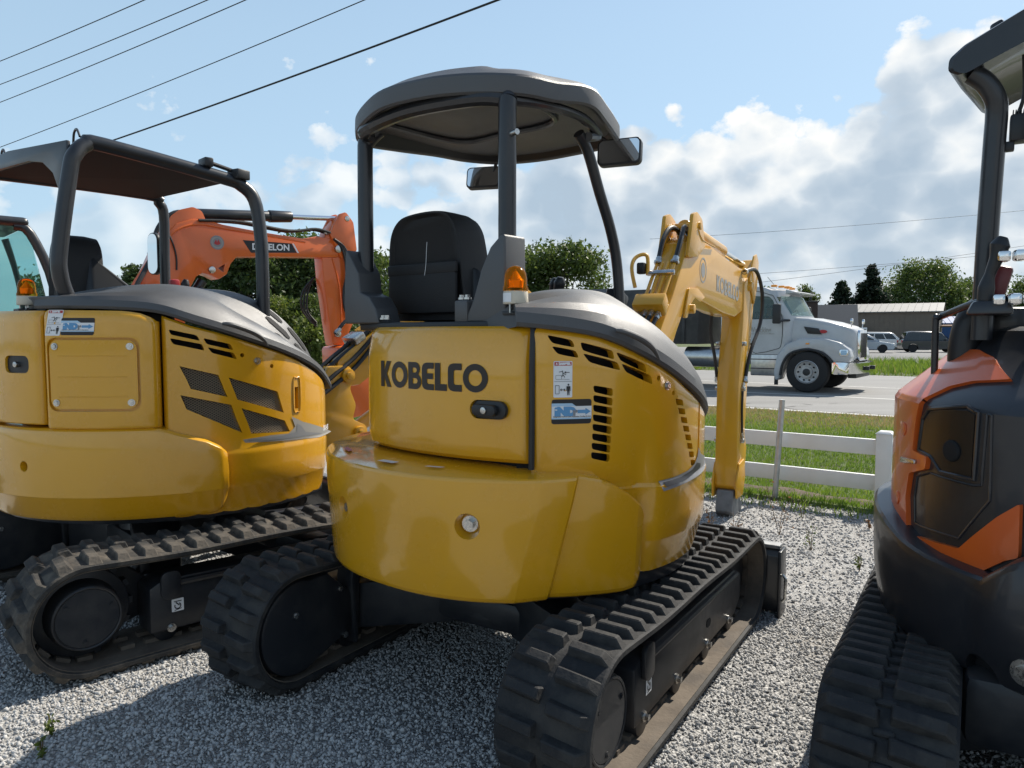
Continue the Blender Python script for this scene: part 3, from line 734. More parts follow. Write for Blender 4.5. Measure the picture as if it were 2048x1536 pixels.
def hose(root, pts, r=.011, m=None, n=8, res=6, name='hydraulic_hose', fit=True):
    b = B(); b.tube(pts, r, n, res); o = b.done(name, m or HOSE, root)
    if fit:
        for a, c in ((Vector(pts[0]), Vector(pts[1])), (Vector(pts[-1]), Vector(pts[-2]))):
            d = (c-a).normalized(); b = B(); b.cyl(a, a+d*.05, r*1.25, n=10); b.cyl(a+d*.005, a+d*.022, r*1.7, n=6); b.done('hose_fitting', STEEL, o)
    return o

# ================================================================== excavator in the middle
TH1 = 39
m1 = thing('mini_excavator', 'yellow and black mini excavator lettered KOBELCO on its rear door, canopy overhead', 'excavator', (.03, 3.42, 0), R(-TH1))
undercarriage(m1, R(7), (.72, -.72), .33, -.83, .84, .275, .255, .098, RUB, RUB, None, off=(.01, 0), lugL=.054)
dozer_blade(m1, R(7), .94, 1.10, BLK, (.01, 0))
# --- upper frame and dark core that closes the panels from behind
b = B(); b.prism([(.78*sin(R(a)), -.78*cos(R(a))) for a in range(-70, 130, 8)]+[(.3, .62), (-.55, .60), (-.70, .2)], 'z', .53, .62, .006)
b.done('upper_frame', BLK, m1)
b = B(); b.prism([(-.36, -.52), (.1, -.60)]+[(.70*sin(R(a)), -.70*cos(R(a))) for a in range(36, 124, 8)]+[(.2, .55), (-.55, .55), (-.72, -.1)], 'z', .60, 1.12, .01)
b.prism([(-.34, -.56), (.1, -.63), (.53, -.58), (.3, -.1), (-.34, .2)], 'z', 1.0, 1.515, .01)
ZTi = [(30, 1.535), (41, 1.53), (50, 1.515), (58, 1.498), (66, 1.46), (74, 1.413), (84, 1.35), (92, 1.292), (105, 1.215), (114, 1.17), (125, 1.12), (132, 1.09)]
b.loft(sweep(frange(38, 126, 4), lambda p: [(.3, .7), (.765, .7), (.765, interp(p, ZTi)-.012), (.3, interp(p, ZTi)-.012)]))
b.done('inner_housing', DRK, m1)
# --- counterweight
def cw_sect(ph):
    zt = interp(ph, [(50, 1.0), (58, .985), (63, .955), (67, .92), (70, .885), (72, .855), (73.5, .81)]) if ph > 50 else 1.0
    def Rr(z):
        pe = 48.5
        t = min(max((ph+15)/50, 0), 1); r = .868+.036*t*t*(3-2*t)
        if ph > pe-8: r -= .030*min((ph-pe+8)/8, 1)
        if ph > pe: r -= .022*min((ph-pe)/1.0, 1)
        return r
    zb = interp(ph, [(-40, .525), (-15, .535), (0, .543), (50, .547), (58, .543), (67, .538), (71, .545), (73.5, .57)])
    tk = interp(ph, [(70, 0), (72.5, .012), (73.5, .032)]) if ph > 70 else 0
    P = [(.55, .62), (.66, zb-.005)]
    P += [(Rr(.55)-.052-tk, zb), (Rr(.55)-.040-tk, zb+.003), (Rr(.58)-.032-tk, zb+.009), (Rr(.58)-.026-tk, zb+.022)]
    for z in (.60, .66, .74, .82, .90):
        zz = max(min(z, zt-.045), zb+.045); P.append((Rr(zz)-.024*max(0, (.90-zz)/.35)-tk, zz))
    P += [(Rr(zt)-.0005-tk, zt-.014), (Rr(zt)-.004-tk, zt-.005), (Rr(zt)-.010-tk, zt-.001), (Rr(zt)-.04-tk, zt+.004), (.70, zt+.022), (.55, zt+.025)]
    return P
def shear(p, z): return p+6.5*(z-.76)/.42*interp(p, [(34, 0), (41, 1), (50, 1), (60, 0)])
b = B(); b.loft([[P3(shear(p, z), z, r) for r, z in cw_sect(p)] for p in frange(-74, 35, 2.5)+frange(36, 40, 1)+[40.4]+frange(41.2, 48, .85)+[48.5, 49.0, 49.5, 50]+frange(51, 73.5, .9)])
cw = b.done('counterweight', Y1, m1, 13)
c_ = B()
BO = ((-16.2, .806, .866), (26.9, .828, .893))
for ph, z, r_ in BO: c_.cyl(P3(ph, z, r_-.045), P3(ph, z, r_+.03), .032, .056, 28)
cut(cw, c_); cw.data.set_sharp_from_angle(angle=R(13))
for ph, z, r_ in BO: hexbolt(cw, P3(ph, z, r_-.044), P3(ph, 0, 1), .019, .028)
for ph, r_, w_, h_ in ((0, .80, .09, .035), (16, .80, .07, .02), (20, .735, .06, .016), (-27, .79, .1, .04)):
    q = P3(ph, 1.0115, r_); a = R(ph)
    decal('caution_label', fill2d([rrect(-w_/2, -h_/2, w_/2, h_/2, .003)]), lambda u, v: q+Vector((cos(a)*u-sin(a)*-v, sin(a)*u+cos(a)*v, interp(ph, [(0, 0), (1, 0)]) - .012*v/.05*0+.004)), STW if r_ < .79 else STR if ph < 0 else STW, cw)
# --- rear door
DC = (.1, .6); DR = 1.30
def dy(x, r=DR): return DC[1]-math.sqrt(r*r-(x-DC[0])**2)
DX0, DX1 = -.355, .535
def door_pt(x, z, off=0):
    ins = interp(z, [(1.035, .030), (1.05, .012), (1.075, .004), (1.10, 0), (1.40, 0), (1.425, .003), (1.50, .020), (1.515, .028), (1.528, .045)])
    ed = max(interp(x-DX0, [(0, .045), (.008, .028), (.02, .016), (.055, .004), (.08, 0)]), interp(DX1-x, [(0, .03), (.006, .014), (.015, .005), (.03, 0)]))
    r = DR-ins-ed+off; x2 = x
    return Vector((x2, dy(x2, r), z))
zs = [1.035, 1.042, 1.05, 1.062, 1.075, 1.10, 1.2, 1.3, 1.40, 1.412, 1.425, 1.46, 1.50, 1.508, 1.515, 1.522, 1.528]
xs = [DX0, DX0+.008, DX0+.02, DX0+.035, DX0+.055, DX0+.08]+frange(-.24, .46, .05)+[DX1-.05, DX1-.03, DX1-.02, DX1-.015, DX1-.01, DX1-.006, DX1]
b = B(); V = []; F = []; nz = len(zs)
for x in xs:
    for z in zs: V.append(door_pt(x, z))
for x in xs:
    for z in zs: V.append((x*1.0+(.0 if True else 0), -.5, z))
nx = len(xs); off = nx*nz
for i in range(nx-1):
    for j in range(nz-1): F.append((i*nz+j, (i+1)*nz+j, (i+1)*nz+j+1, i*nz+j+1))
for i in range(nx-1):
    F.append((i*nz, (i+1)*nz, off+(i+1)*nz, off+i*nz)); k = nz-1; F.append((i*nz+k, (i+1)*nz+k, off+(i+1)*nz+k, off+i*nz+k))
for j in range(nz-1):
    F.append((j, j+1, off+j+1, off+j)); k = (nx-1)*nz; F.append((k+j, k+j+1, off+k+j+1, off+k+j))
b.raw(V, F); door = b.done('rear_door', Y1, m1, 40)
c_ = B(); c_.prism(rrect(.315, 1.193, .478, 1.262, .033), 'y', -.74, -.655); cut(door, c_)
b = B(); b.prism(rrect(.317, 1.195, .476, 1.260, .032), 'y', -.672, -.655, .003); hd = b.done('door_latch', PLS, door)
b = B(); b.prism(rrect(.335, 1.207, .445, 1.247, .018), 'y', -.697, -.672, .006); b.done('latch_paddle', PLS, hd)
b = B(); b.cyl((.395, -.703, 1.227), (.395, -.69, 1.227), .013, n=16, bev=.002); b.done('keyhole', STEEL, hd)
L, W_ = kobelco(); H_ = .104
decal('brand_lettering', fill2d(L, .25), lambda u, v: door_pt(-.182+u*H_*1.0*(.574/(W_*H_)), 1.288+v*H_, .0022), LOGO, door)
# body left corner beside the door
b = B(); b.loft([[(x, y, z) for x, y in [(-.372, -.55), (-.385, -.545), (-.72, -.15), (-.74, .0), (-.6, .1), (-.37, -.4)]] for z in (1.04, 1.50)]); b.done('left_cover', Y1, m1)
# --- right side cover with louvres
ZT = [(30, 1.535), (41, 1.53), (50, 1.515), (58, 1.498), (66, 1.46), (74, 1.413), (84, 1.35), (92, 1.292), (105, 1.215), (114, 1.17), (125, 1.12), (132, 1.09)]
def side_r(z, ph):
    t = min(max((ph-71.5)/6, 0), 1); t = t*t*(3-2*t)
    return interp(z, [(.58, .795), (.64, .812), (.715, .835), (.72, .838), (.90, .845), (.925, .846), (.94, .836), (1.1, .838), (1.5, .838)])-(1-t)*interp(z, [(.9, .05), (.98, .028), (1.06, .016), (1.2, .004), (1.3, 0)])
def side_pt(ph, z, off=0): return P3(ph, z, side_r(z, ph)+off)
def sc_sect(ph):
    zt = interp(ph, ZT); o_ = []
    tk = interp(ph, [(41.8, .02), (42.4, .008), (43.2, .002), (44.5, 0)]) + interp(ph, [(118, 0), (128, .05), (132, .10)])
    for z in (.59, .64, .714, .72, .80, .90, .925, .94, 1.02): o_.append((side_r(z, ph)-tk, z))
    for t in (.2, .4, .6, .8): z = 1.02+(zt-.03-1.02)*t; o_.append((side_r(z, ph)-tk, z))
    o_ += [(side_r(1.2, ph)-tk, zt-.03), (side_r(1.2, ph)-tk-.003, zt-.018), (side_r(1.2, ph)-tk-.012, zt-.006), (.80-tk, zt-.002)]
    o_ += [(.795-tk, zt-.03), (.80-tk, .9), (.77-tk, .60)]
    return o_
b = B(); b.loft(sweep([41.8, 42.4, 43.2, 44.5]+frange(46, 132, 2), sc_sect)); side = b.done('side_cover', Y1, m1, 26)
c_ = B()
def slot(c, quad, r=.006):
    """quad = 4 (phi,z) corners; cut radially."""
    pts = roundsect([(p*.0146*1.0, z) for p, z in quad], r, 2)
    n = len(pts)
    V = [P3(u/.0146, z, .74) for u, z in pts]+[P3(u/.0146, z, .90) for u, z in pts]
    c.raw(V, [tuple(range(n)), tuple(range(n, 2*n))]+[(i, (i+1) % n, n+(i+1) % n, n+i) for i in range(n)])
for q in ([(45.3, 1.497), (51.6, 1.478), (52.3, 1.452), (46.6, 1.468)], [(46.4, 1.458), (52.5, 1.441), (53.3, 1.415), (47.9, 1.430)],
          [(53.6, 1.472), (62.4, 1.440), (62.9, 1.408), (54.2, 1.442)], [(54.2, 1.432), (63.8, 1.398), (64.6, 1.368), (56, 1.400)],
          [(63.3, 1.436), (72.5, 1.388), (73, 1.356), (64.6, 1.404)], [(64.8, 1.394), (74.4, 1.346), (75, 1.312), (66.2, 1.362)]):
    slot(c_, q, .010)
for k in range(8):
    z = 1.318-k*.0345
    slot(c_, [(57, z), (62.4, z-.014), (62.4, z-.042), (57.2, z-.024)], .008)
    z = 1.252-k*.0365; p0 = 84.6+k*1.35
    slot(c_, [(p0, z), (p0+3.6, z-.008), (p0+4.2, z-.032), (p0+.6, z-.024)], .004)
slot(c_, [(100, 1.22), (101.6, 1.22), (101.6, 1.0), (100, 1.0)], .010)
for p_, z_, r_ in ((77.3, 1.335, .010), (83.6, 1.275, .009)):
    c_.cyl(P3(p_, z_, .79), P3(p_, z_, .87), r_, n=16)
cut(side, c_)
hexbolt(side, side_pt(80.6, 1.305), P3(80.6, 0, 1), .011, .012)
danger_sticker(lambda u, v, o=0: side_pt(46.9+u/.0146, 1.277+v, o), side, .068, .128)
indr_sticker(lambda u, v, o=0: side_pt(46.5+u/.0146, 1.182+v, o), side, .147, .088)
# grey swoosh on the flank
sw = [(77.5, .945), (84, .948), (92, .958), (97, .975), (99.5, 1.0), (100.5, 1.035), (103, 1.005), (108, .985), (118, .965), (118, .935), (100, .925), (90, .916), (79, .905)]
decal('side_stripe', fill2d([[(p, z*100) for p, z in sw]], 2), lambda u, v: side_pt(u, v/100, .003), STG, side)
sw = [(79.2, .938), (88, .942), (95, .955), (99, .975), (103, .962), (103, .948), (92, .932), (80, .920)]
decal('side_stripe', fill2d([[(p, z*100) for p, z in sw]], 2), lambda u, v: side_pt(u, v/100, .0042), STBK, side)
# rubber seal in the gap between door and side cover, and under the hood
b = B(); b.tube([(.548, -.615, 1.02), (.552, -.618, 1.2), (.553, -.618, 1.40), (.545, -.60, 1.53)], .011, 8, 4); b.done('door_seal', PLS, m1)
# --- hood
HP = [38, 50, 60, 70, 80, 90, 100, 110, 120, 130]
HZ = [1.538, 1.52, 1.493, 1.44, 1.378, 1.312, 1.252, 1.196, 1.146, 1.10]
HC = [(.43, -.57, 1.605), (.535, -.44, 1.64), (.585, -.32, 1.650), (.613, -.18, 1.628), (.625, -.05, 1.595), (.625, .08, 1.550), (.61, .22, 1.490), (.585, .36, 1.420), (.55, .48, 1.345), (.50, .58, 1.26)]
HT = [(.36, -.57, 1.612), (.41, -.46, 1.652), (.43, -.33, 1.672), (.43, -.2, 1.68), (.43, -.05, 1.682), (.42, .1, 1.67), (.41, .25, 1.63), (.39, .42, 1.565), (.37, .55, 1.475), (.34, .66, 1.36)]
n_ = 5
def samp(A): return cr([(a,)*3 if isinstance(a, (int, float)) else a for a in A], n_)
sp_, sz_, sc_, st_ = samp(HP), samp(HZ), samp(HC), samp(HT)
rings = []
for p, z, c, t in zip(sp_, sz_, sc_, st_):
    p, z = p.x, z.x
    A0 = P3(p, z-.010, .846); A1 = P3(p, z+.004, .852); A2 = P3(p, z+.04, .845)
    bul = P3(p, 0, 1)
    row = [P3(p, z-.012, .80), A0, A1, A2]
    for k in (.25, .5, .75):
        q = A2.lerp(c, k)+bul*.030*sin(pi*k)+Vector((0, 0, .012*sin(pi*k))); row.append(q)
    row.append(c)
    for k in (.33, .66): row.append(c.lerp(t, k)+Vector((0, 0, .006)))
    row += [t, t+Vector((-.07, 0, -.012)), t+Vector((-.13, 0, -.06)), Vector((.25, t.y, min(t.z-.12, 1.52)))]
    rings.append(row)
b = B(); b.loft(rings, closed=False, caps=False); V0 = [tuple(p) for p in rings[0]]
b.raw(V0+[(.43, -.50, 1.50)], [tuple(range(len(V0)))]); hood = b.done('engine_hood', HOOD, m1, 15)
b = B(); gp = [P3(a, interp(a, list(zip(HP, HZ)))+dz, r_) for a, dz, r_ in ((62, .030, .862), (64, .036, .872), (67, .036, .876), (70, .032, .875), (73, .022, .87), (75.5, .0, .862))]
b.tube(gp, [.006, .011, .012, .012, .009, .004], 10, 4); b.done('hood_grip', HOOD, hood)
# --- deck, seat, console
b = B(); b.prism([(-.46, -.55), (-.2, -.59), (.3, -.60), (.48, -.54), (.48, -.2), (.26, .3), (-.5, .3)], 'z', 1.515, 1.548, .008); b.done('deck', PLS, m1)
seat = B()
out = [(-.485, 1.56), (-.487, 1.66), (-.475, 1.86), (-.455, 1.955), (-.405, 2.010), (-.33, 2.030), (-.2, 2.035), (-.115, 2.022), (-.065, 1.975), (-.04, 1.9), (-.012, 1.72), (0, 1.62), (.0, 1.56)]
out = [(p.x, p.z) for p in cr([(x, 0, z) for x, z in out], 4)]
rings = []
for d, s_ in ((-.335, .90), (-.352, .955), (-.352, .99), (-.33, 1.0), (-.27, 1.0), (-.20, .99), (-.16, .95), (-.15, .85)):
    cx, cz = -.24, 1.62
    rings.append([(cx+(x-cx)*s_, d+(z-1.56)*-.03, 1.56+(z-1.56)*(s_*.5+.5)) for x, z in out])
seat.loft(rings); so = seat.done('seat_back', SEAT, m1, 50)
b = B(); b.box((-.25, -.368, 1.69), (.42, .022, .20), .012); b.box((-.25, -.372, 1.785), (.43, .02, .05), .008); b.done('seat_pocket', SEAT, so)
b = B(); b.tube([(-.212, -.375, 1.90), (-.214, -.377, 1.86), (-.211, -.384, 1.80), (-.218, -.386, 1.755)], .0011, 5, 3); b.done('loose_thread', STW, so)
b = B(); b.box((-.24, .05, 1.60), (.46, .48, .12), .05, seg=4); b.done('seat_cushion', SEAT, m1, 50)
b = B(); b.raw([(.0, -.33, 1.56), (.09, -.30, 1.56), (.09, .05, 1.56), (.0, .1, 1.56), (-.03, -.30, 1.80), (.0, -.27, 1.78), (.03, -.06, 1.62), (.0, .0, 1.62)], [(0, 1, 2, 3), (4, 5, 6, 7), (0, 1, 5, 4), (1, 2, 6, 5), (2, 3, 7, 6), (3, 0, 4, 7)], .015); b.done('arm_rest', PLS, m1)
for x, y, s_ in ((-.0, .30, 1), (.055, .26, .9)):
    b = B(); b.tube([(x, y, 1.52), (x-.005, y, 1.64), (x-.012, y-.005, 1.70), (x, y-.01, 1.745), (x+.006, y-.012, 1.772)], [.012, .013, .024, .029, .015], 12, 4); b.done('control_lever', PLS, m1)
b = B(); b.box((.24, .36, 1.66), (.20, .10, .08), .012, M=Matrix.Rotation(R(-25), 4, 'X')); cs = b.done('display_console', PLS, m1)
b = B(); b.box((.22, .305, 1.688), (.12, .006, .05), .002, M=Matrix.Rotation(R(-25), 4, 'X')); b.done('display_screen', STG, cs)
# --- canopy posts and shrouds
b = B(); b.tube([(-.47, -.50, 1.54), (-.468, -.50, 2.26), (-.462, -.492, 2.34), (-.42, -.46, 2.395)], .034, 16, 4); pl = b.done('canopy_post', BLK, m1)
b = B(); b.tube([(.352, -.51, 1.54), (.352, -.51, 2.28), (.348, -.50, 2.36), (.32, -.47, 2.40)], .034, 16, 4); pr_ = b.done('canopy_post', BLK, m1)
b = B(); b.cyl((.38, -.52, 2.235), (.415, -.53, 2.235), .011, n=12); b.done('post_bolt', STEEL, pr_)
b = B(); b.tube([(-.44, -.49, 2.36), (-.40, -.55, 2.375), (-.1, -.585, 2.39), (.22, -.545, 2.385), (.34, -.49, 2.37)], .03, 10, 6); b.done('rear_hoop', BLK, m1)
b = B(); b.tube([(.34, -.49, 2.37), (.40, -.35, 2.375), (.41, -.1, 2.38), (.36, .1, 2.36), (.375, .0, 2.33)], .02, 10, 5); b.done('side_hoop', BLK, m1)
b = B(); b.tube([(.34, -.02, 2.345), (.342, .05, 2.28), (.345, .14, 2.12), (.35, .22, 1.98), (.352, .275, 1.84), (.355, .30, 1.66), (.355, .30, 1.50)], .024, 12, 5); b.done('front_post', BLK, m1)
b = B(); b.prism([(-.525, 1.545), (-.53, 1.64), (-.515, 1.86), (-.505, 1.87), (-.43, 1.765), (-.42, 1.68), (-.36, 1.66), (-.32, 1.61), (-.30, 1.545)], 'y', -.58, -.45, .022, 3); b.done('post_shroud', HOOD, m1)
b = B(); b.prism([(.20, 1.545), (.245, 1.63), (.285, 1.74), (.33, 1.82), (.385, 1.865), (.40, 1.86), (.405, 1.545)], 'y', -.585, -.46, .022, 3); sh = b.done('post_shroud', HOOD, m1)
b = B(); b.box((.185, -.56, 1.585), (.07, .06, .09), .01); b.done('post_foot', HOOD, m1)
for x, z in ((.17, 1.636), (.20, 1.636), (-.285, 1.565), (-.26, 1.565)): hexbolt(m1, (x, -.565, z), (0, 0, 1), .010, .014)
bc = beacon(m1, (.452, -.585, 1.607), 1.05)
def bface(u, v, o=.001): a = R(-8)+u/.046; return Vector((.452+(.0465+o)*sin(a), -.585-(.0465+o)*cos(a), 1.611+v))
decal('beacon_label', fill2d([rrect(-.022, .003, .022, .035, .002)], .008), lambda u, v: bface(u, v, .0005), STW, bc)
b = B(); b.box((.45, -.56, 1.575), (.09, .09, .014), .003); b.tube([(.44, -.585, 1.58), (.42, -.59, 1.56), (.40, -.57, 1.545)], .006, 8, 4); b.done('beacon_bracket', PLS, m1)
# --- canopy roof
CO = [(-.585, -.42, 2.36), (-.50, -.525, 2.372), (-.36, -.60, 2.385), (-.18, -.648, 2.40), (.04, -.635, 2.40), (.20, -.59, 2.395), (.33, -.53, 2.385), (.41, -.45, 2.38), (.45, -.33, 2.38), (.475, -.20, 2.398), (.478, -.10, 2.40), (.44, .04, 2.387), (.385, .2, 2.380), (.31, .36, 2.385), (.20, .45, 2.392), (0, .495, 2.40), (-.25, .49, 2.40), (-.45, .41, 2.40), (-.56, .25, 2.40), (-.585, .05, 2.395), (-.595, -.2, 2.375)]
ring = cr(CO, 5, True); cen = Vector((-.06, -.08, 0))
def rr_(p, s_, dz, flat=None):
    q = Vector((cen.x+(p.x-cen.x)*s_, cen.y+(p.y-cen.y)*s_, (p.z if flat is None else flat[0]*(1-flat[1])+p.z*flat[1])+dz))
    return q
lv = [(.93, .035, (2.40, .0)), (.955, .004, None), (.985, 0, None), (1.0, .008, None), (1.004, .03, None), (1.002, .068, None), (.992, .078, None), (.93, .098, (2.40, .75)), (.84, .116, (2.40, .45)), (.68, .130, (2.40, .2)), (.48, .140, (2.4, 0)), (.25, .145, (2.4, 0)), (.02, .146, (2.4, 0))]
rings = []
for s_, dz, fl in lv:
    row = []
    for p in ring:
        q = rr_(p, s_, dz, fl)
        if dz > .1 and s_ < .95:
            k = 1-min(max((abs(q.x-.02)-.20)/.04, 0), 1); q.z += .012*k*min((.95-s_)/.1, 1)
        row.append(q)
    rings.append(row)
b = B(); b.loft(rings, True, True); roof = b.done('canopy_roof', HOOD, m1, 21)
b = B(); b.loft([[rr_(p, .955, .006) for p in ring], [rr_(p, .90, .05, (2.40, 0)) for p in ring], [rr_(p, .5, .052, (2.4, 0)) for p in ring], [rr_(p, .02, .052, (2.4, 0)) for p in ring]], True, False); b.done('roof_lining', PLS, roof)
b = B(); b.prism(rrect(-.36, -.44, .18, -.12, .05), 'z', 2.437, 2.449, .003); b.done('roof_window', STG, roof)
b = B(); b.tube([(-.42, -.46, 2.43), (-.36, -.02, 2.425), (-.1, .02, 2.425), (.22, -.02, 2.425), (.3, -.46, 2.43)], .014, 8, 6); b.done('roof_frame', BLK, roof)
# --- mirrors
def mirror(root, c, w, h, yaw, pitch, arm):
    M = Matrix.Translation(c) @ Matrix.Rotation(yaw, 4, 'Z') @ Matrix.Rotation(pitch, 4, 'X')
    b = B(); b.prism(rrect(-w/2, -h/2, w/2, h/2, h*.2), 'y', -.012, .03, .008, 3); b.xf(M); o = b.done('mirror', PLS, root)
    b = B(); b.prism(rrect(-w/2+.008, -h/2+.008, w/2-.008, h/2-.008, h*.16), 'y', -.0145, -.0125); b.xf(M); b.done('mirror_glass', MIRR, o)
    b = B(); b.tube(arm, .009, 8, 4); b.done('mirror_arm', PLS, o)
    return o
mirror(m1, (.330, .33, 2.335), .205, .122, R(16), R(-7), [(.30, .36, 2.36), (.26, .30, 2.40), (.24, .25, 2.41)])
mirror(m1, (-.525, .36, 2.335), .19, .115, R(22), R(-10), [(-.47, .38, 2.36), (-.45, .38, 2.42)])
# --- boom, arm and hoses (boom plane turned 9.3 degrees to the left of the upper body)
BM = Matrix.Translation((.102, .70, 0)) @ Matrix.Rotation(R(9.3), 4, 'Z')
def bput(b, name, m, par, ang=32):
    b.xf(BM); return b.done(name, m, par, ang)
b = B(); b.prism([(-.16, .62), (.10, .60), (.12, .95), (.06, 1.05), (-.06, 1.05), (-.16, .9)], 'x', -.13, .13, .03); bput(b, 'swing_post', Y2, m1)
b = B()
bp = [(-.08, .86), (.05, .80), (.45, 1.16), (.80, 1.52), (1.0, 1.70), (1.12, 1.755), (1.30, 1.725), (1.93, 1.655), (2.30, 1.635), (2.62, 1.70), (2.80, 1.80), (2.86, 1.90), (2.80, 2.0), (2.66, 2.025), (2.39, 2.03), (1.75, 2.085), (1.32, 2.135), (1.15, 2.135), (1.02, 2.08), (.72, 1.74), (.55, 1.58), (.05, 1.08), (-.08, 1.0)]
b.prism(bp, 'x', -.078, .078, .008); boom = bput(b, 'boom', Y2, m1)
for sx in (-1, 1):
    b = B(); b.prism(roundsect([(.93, 1.98), (1.0, 2.16), (1.03, 2.26), (1.12, 2.285), (1.24, 2.25), (1.29, 2.14), (1.32, 2.08), (1.15, 2.0)], .02), 'x', sx*.078, sx*.102, .004); bput(b, 'cylinder_bracket', Y2, boom)
    b = B(); b.prism(roundsect([(.90, 1.60), (1.0, 1.79), (1.2, 1.80), (1.38, 1.745), (1.26, 1.712), (1.13, 1.735), (1.04, 1.69), (.97, 1.60)], .02), 'x', sx*.078, sx*.092, .003); bput(b, 'cylinder_bracket', Y2, boom)
for y_, z_, r_ in ((1.17, 2.2, .026), (1.05, 1.66, .03), (2.76, 1.9, .04)):
    b = B(); b.cyl((-.115, y_, z_), (.115, y_, z_), r_, n=18, bev=.004); bput(b, 'boom_pin', Y2, boom)
L, W_ = kobelco()
def bside(u, v, o=.0015): return BM @ Vector((.078+o, u, v))
decal('boom_lettering', fill2d(L), lambda u, v: bside(1.72+u*.10*1.28+0*v, 1.80+v*.115-.045*u*.1*1.28/.6+.01), GREYLOGO, boom)
for rr0, rr1 in ((.085, .075), (.05, .0)):
    lp = [arc(1.36, 1.93, rr0, 0, 350, 24)]+([arc(1.36, 1.93, rr1, 0, 350, 24)] if rr1 else [])
    decal('dealer_emblem', fill2d(lp), lambda u, v: bside(1.36+(u-1.36)*1.0, v, .0015), GREYLOGO, boom)
b = B(); b.cyl((0, .10, .78), (0, .55, 1.22), .052, n=20, bev=.006); bput(b, 'boom_cylinder', Y2, m1)
b = B(); b.cyl((0, .55, 1.22), (0, 1.04, 1.66), .028, n=16); bput(b, 'cylinder_rod', CHR, m1)
b = B(); b.cyl((0, 1.17, 2.2), (0, 2.15, 2.135), .05, n=20, bev=.006); b.prism([(1.15, 2.12), (2.1, 2.06), (2.15, 2.12), (1.15, 2.2)], 'x', -.04, .04, .01); bput(b, 'arm_cylinder', Y2, m1)
b = B(); b.cyl((0, 2.15, 2.135), (0, 2.93, 2.09), .027, n=16); bput(b, 'cylinder_rod', CHR, m1)
b = B()
b.prism([(2.58, 1.90), (2.56, 1.62), (2.44, 1.1), (2.42, .26), (2.50, .18), (2.62, .2), (2.66, .40), (2.76, 1.1), (2.92, 1.7), (3.02, 2.08), (2.98, 2.14), (2.90, 2.13), (2.72, 1.98)], 'x', -.088, .088, .008); arm = bput(b, 'arm', Y2, m1)
for sx in (-1, 1):
    b = B(); b.prism(roundsect([(2.70, 1.95), (2.86, 2.16), (2.96, 2.185), (3.05, 2.12), (3.0, 1.9), (2.9, 1.75)], .02), 'x', sx*.088, sx*.102, .003); bput(b, 'arm_bracket', Y2, arm)
    b = B(); b.prism(roundsect([(2.40, .16), (2.38, .30), (2.46, .44), (2.64, .46), (2.68, .30), (2.60, .16)], .02), 'x', sx*.088, sx*.104, .003); bput(b, 'arm_bracket', Y2, arm)
    b = B(); b.prism(roundsect([(2.66, .62), (2.76, .66), (2.86, .52), (2.78, .22), (2.70, .16), (2.66, .26)], .015), 'x', sx*.05, sx*.07, .003); bput(b, 'link_plate', Y2, arm)
b = B(); b.cyl((0, 2.80, .60), (0, 2.83, 1.5), .042, n=18, bev=.005); bput(b, 'bucket_cylinder', Y2, arm)
for z_ in (.62, 1.05, 1.42):
    b = B(); b.box((.10, 2.55, z_), (.035, .05, .035), .004); bput(b, 'hose_clamp', STEEL, arm)
    b = B(); b.box((-.10, 2.50, z_), (.03, .04, .03), .004); bput(b, 'hose_clamp', STEEL, arm)
b = B(); b.prism([(2.42, .22), (2.38, .05), (2.44, 0.0), (2.70, 0.0), (2.74, .06), (2.66, .12), (2.62, .24)], 'x', -.07, .07, .01); bput(b, 'bucket_coupler', GRYS, arm)
hw_ = [(-.055, 0), (-.018, .01), (.018, .01), (.055, 0)]
def bq(x, u, v): return BM @ Vector((x, u, v))
for i, (x, dz) in enumerate(hw_):
    hose(boom, [bq(x, .18, 1.25), bq(x, .36, 1.50+dz), bq(x*1.05, .50, 1.62+dz)], .013)
    b = B(); b.tube([bq(x, .53, 1.655+dz), bq(x, .70, 1.83+dz), bq(x, .80, 1.93+dz)], .011, 8, 3); b.done('steel_pipe', Y2, boom)
for x in (-.05, .055):
    hose(boom, [bq(x, .80, 1.93), bq(x*1.1, .90, 2.08), bq(x*.9, 1.0, 2.17), bq(x*.6, 1.10, 2.18), bq(x*.5, 1.2, 2.14)], .016)
b = B(); b.box((0, .53, 1.67), (.19, .10, .10), .012, M=Matrix.Rotation(R(45), 4, 'X')); bput(b, 'pipe_manifold', Y2, boom)
b = B(); b.box((0, .71, 1.87), (.17, .03, .025), .004, M=Matrix.Rotation(R(45), 4, 'X')); bput(b, 'pipe_clamp', STEEL, boom)
b = B(); b.tube([(-.13, .62, 1.78), (-.16, .64, 1.9), (-.155, .70, 1.97), (-.10, .74, 1.98), (-.08, .7, 1.86)], .012, 8, 5); bput(b, 'lamp_guard', Y2, boom)
b = B(); b.box((-.12, .70, 1.9), (.05, .05, .07), .01); bput(b, 'work_lamp', PLS, boom)
hose(boom, [bq(.10, 2.5, 2.0), bq(.13, 2.8, 2.03), bq(.145, 3.0, 1.85), bq(.14, 2.98, 1.6), bq(.11, 2.75, 1.35), bq(.10, 2.6, 1.1)], .016)
hose(boom, [bq(-.10, 2.3, 1.7), bq(-.12, 2.35, 1.5), bq(-.11, 2.45, 1.3), bq(-.10, 2.5, 1.1)], .014)
b = B(); b.tube([bq(.088, 1.0, 2.06), bq(.10, 1.12, 2.175), bq(.10, 1.25, 2.12), bq(.09, 1.6, 2.11)], .006, 6, 3); b.done('guard_bar', Y2, boom)
hose(arm, [bq(.098, 2.56, 1.1), bq(.10, 2.52, .9), bq(.10, 2.55, .64)], .010)

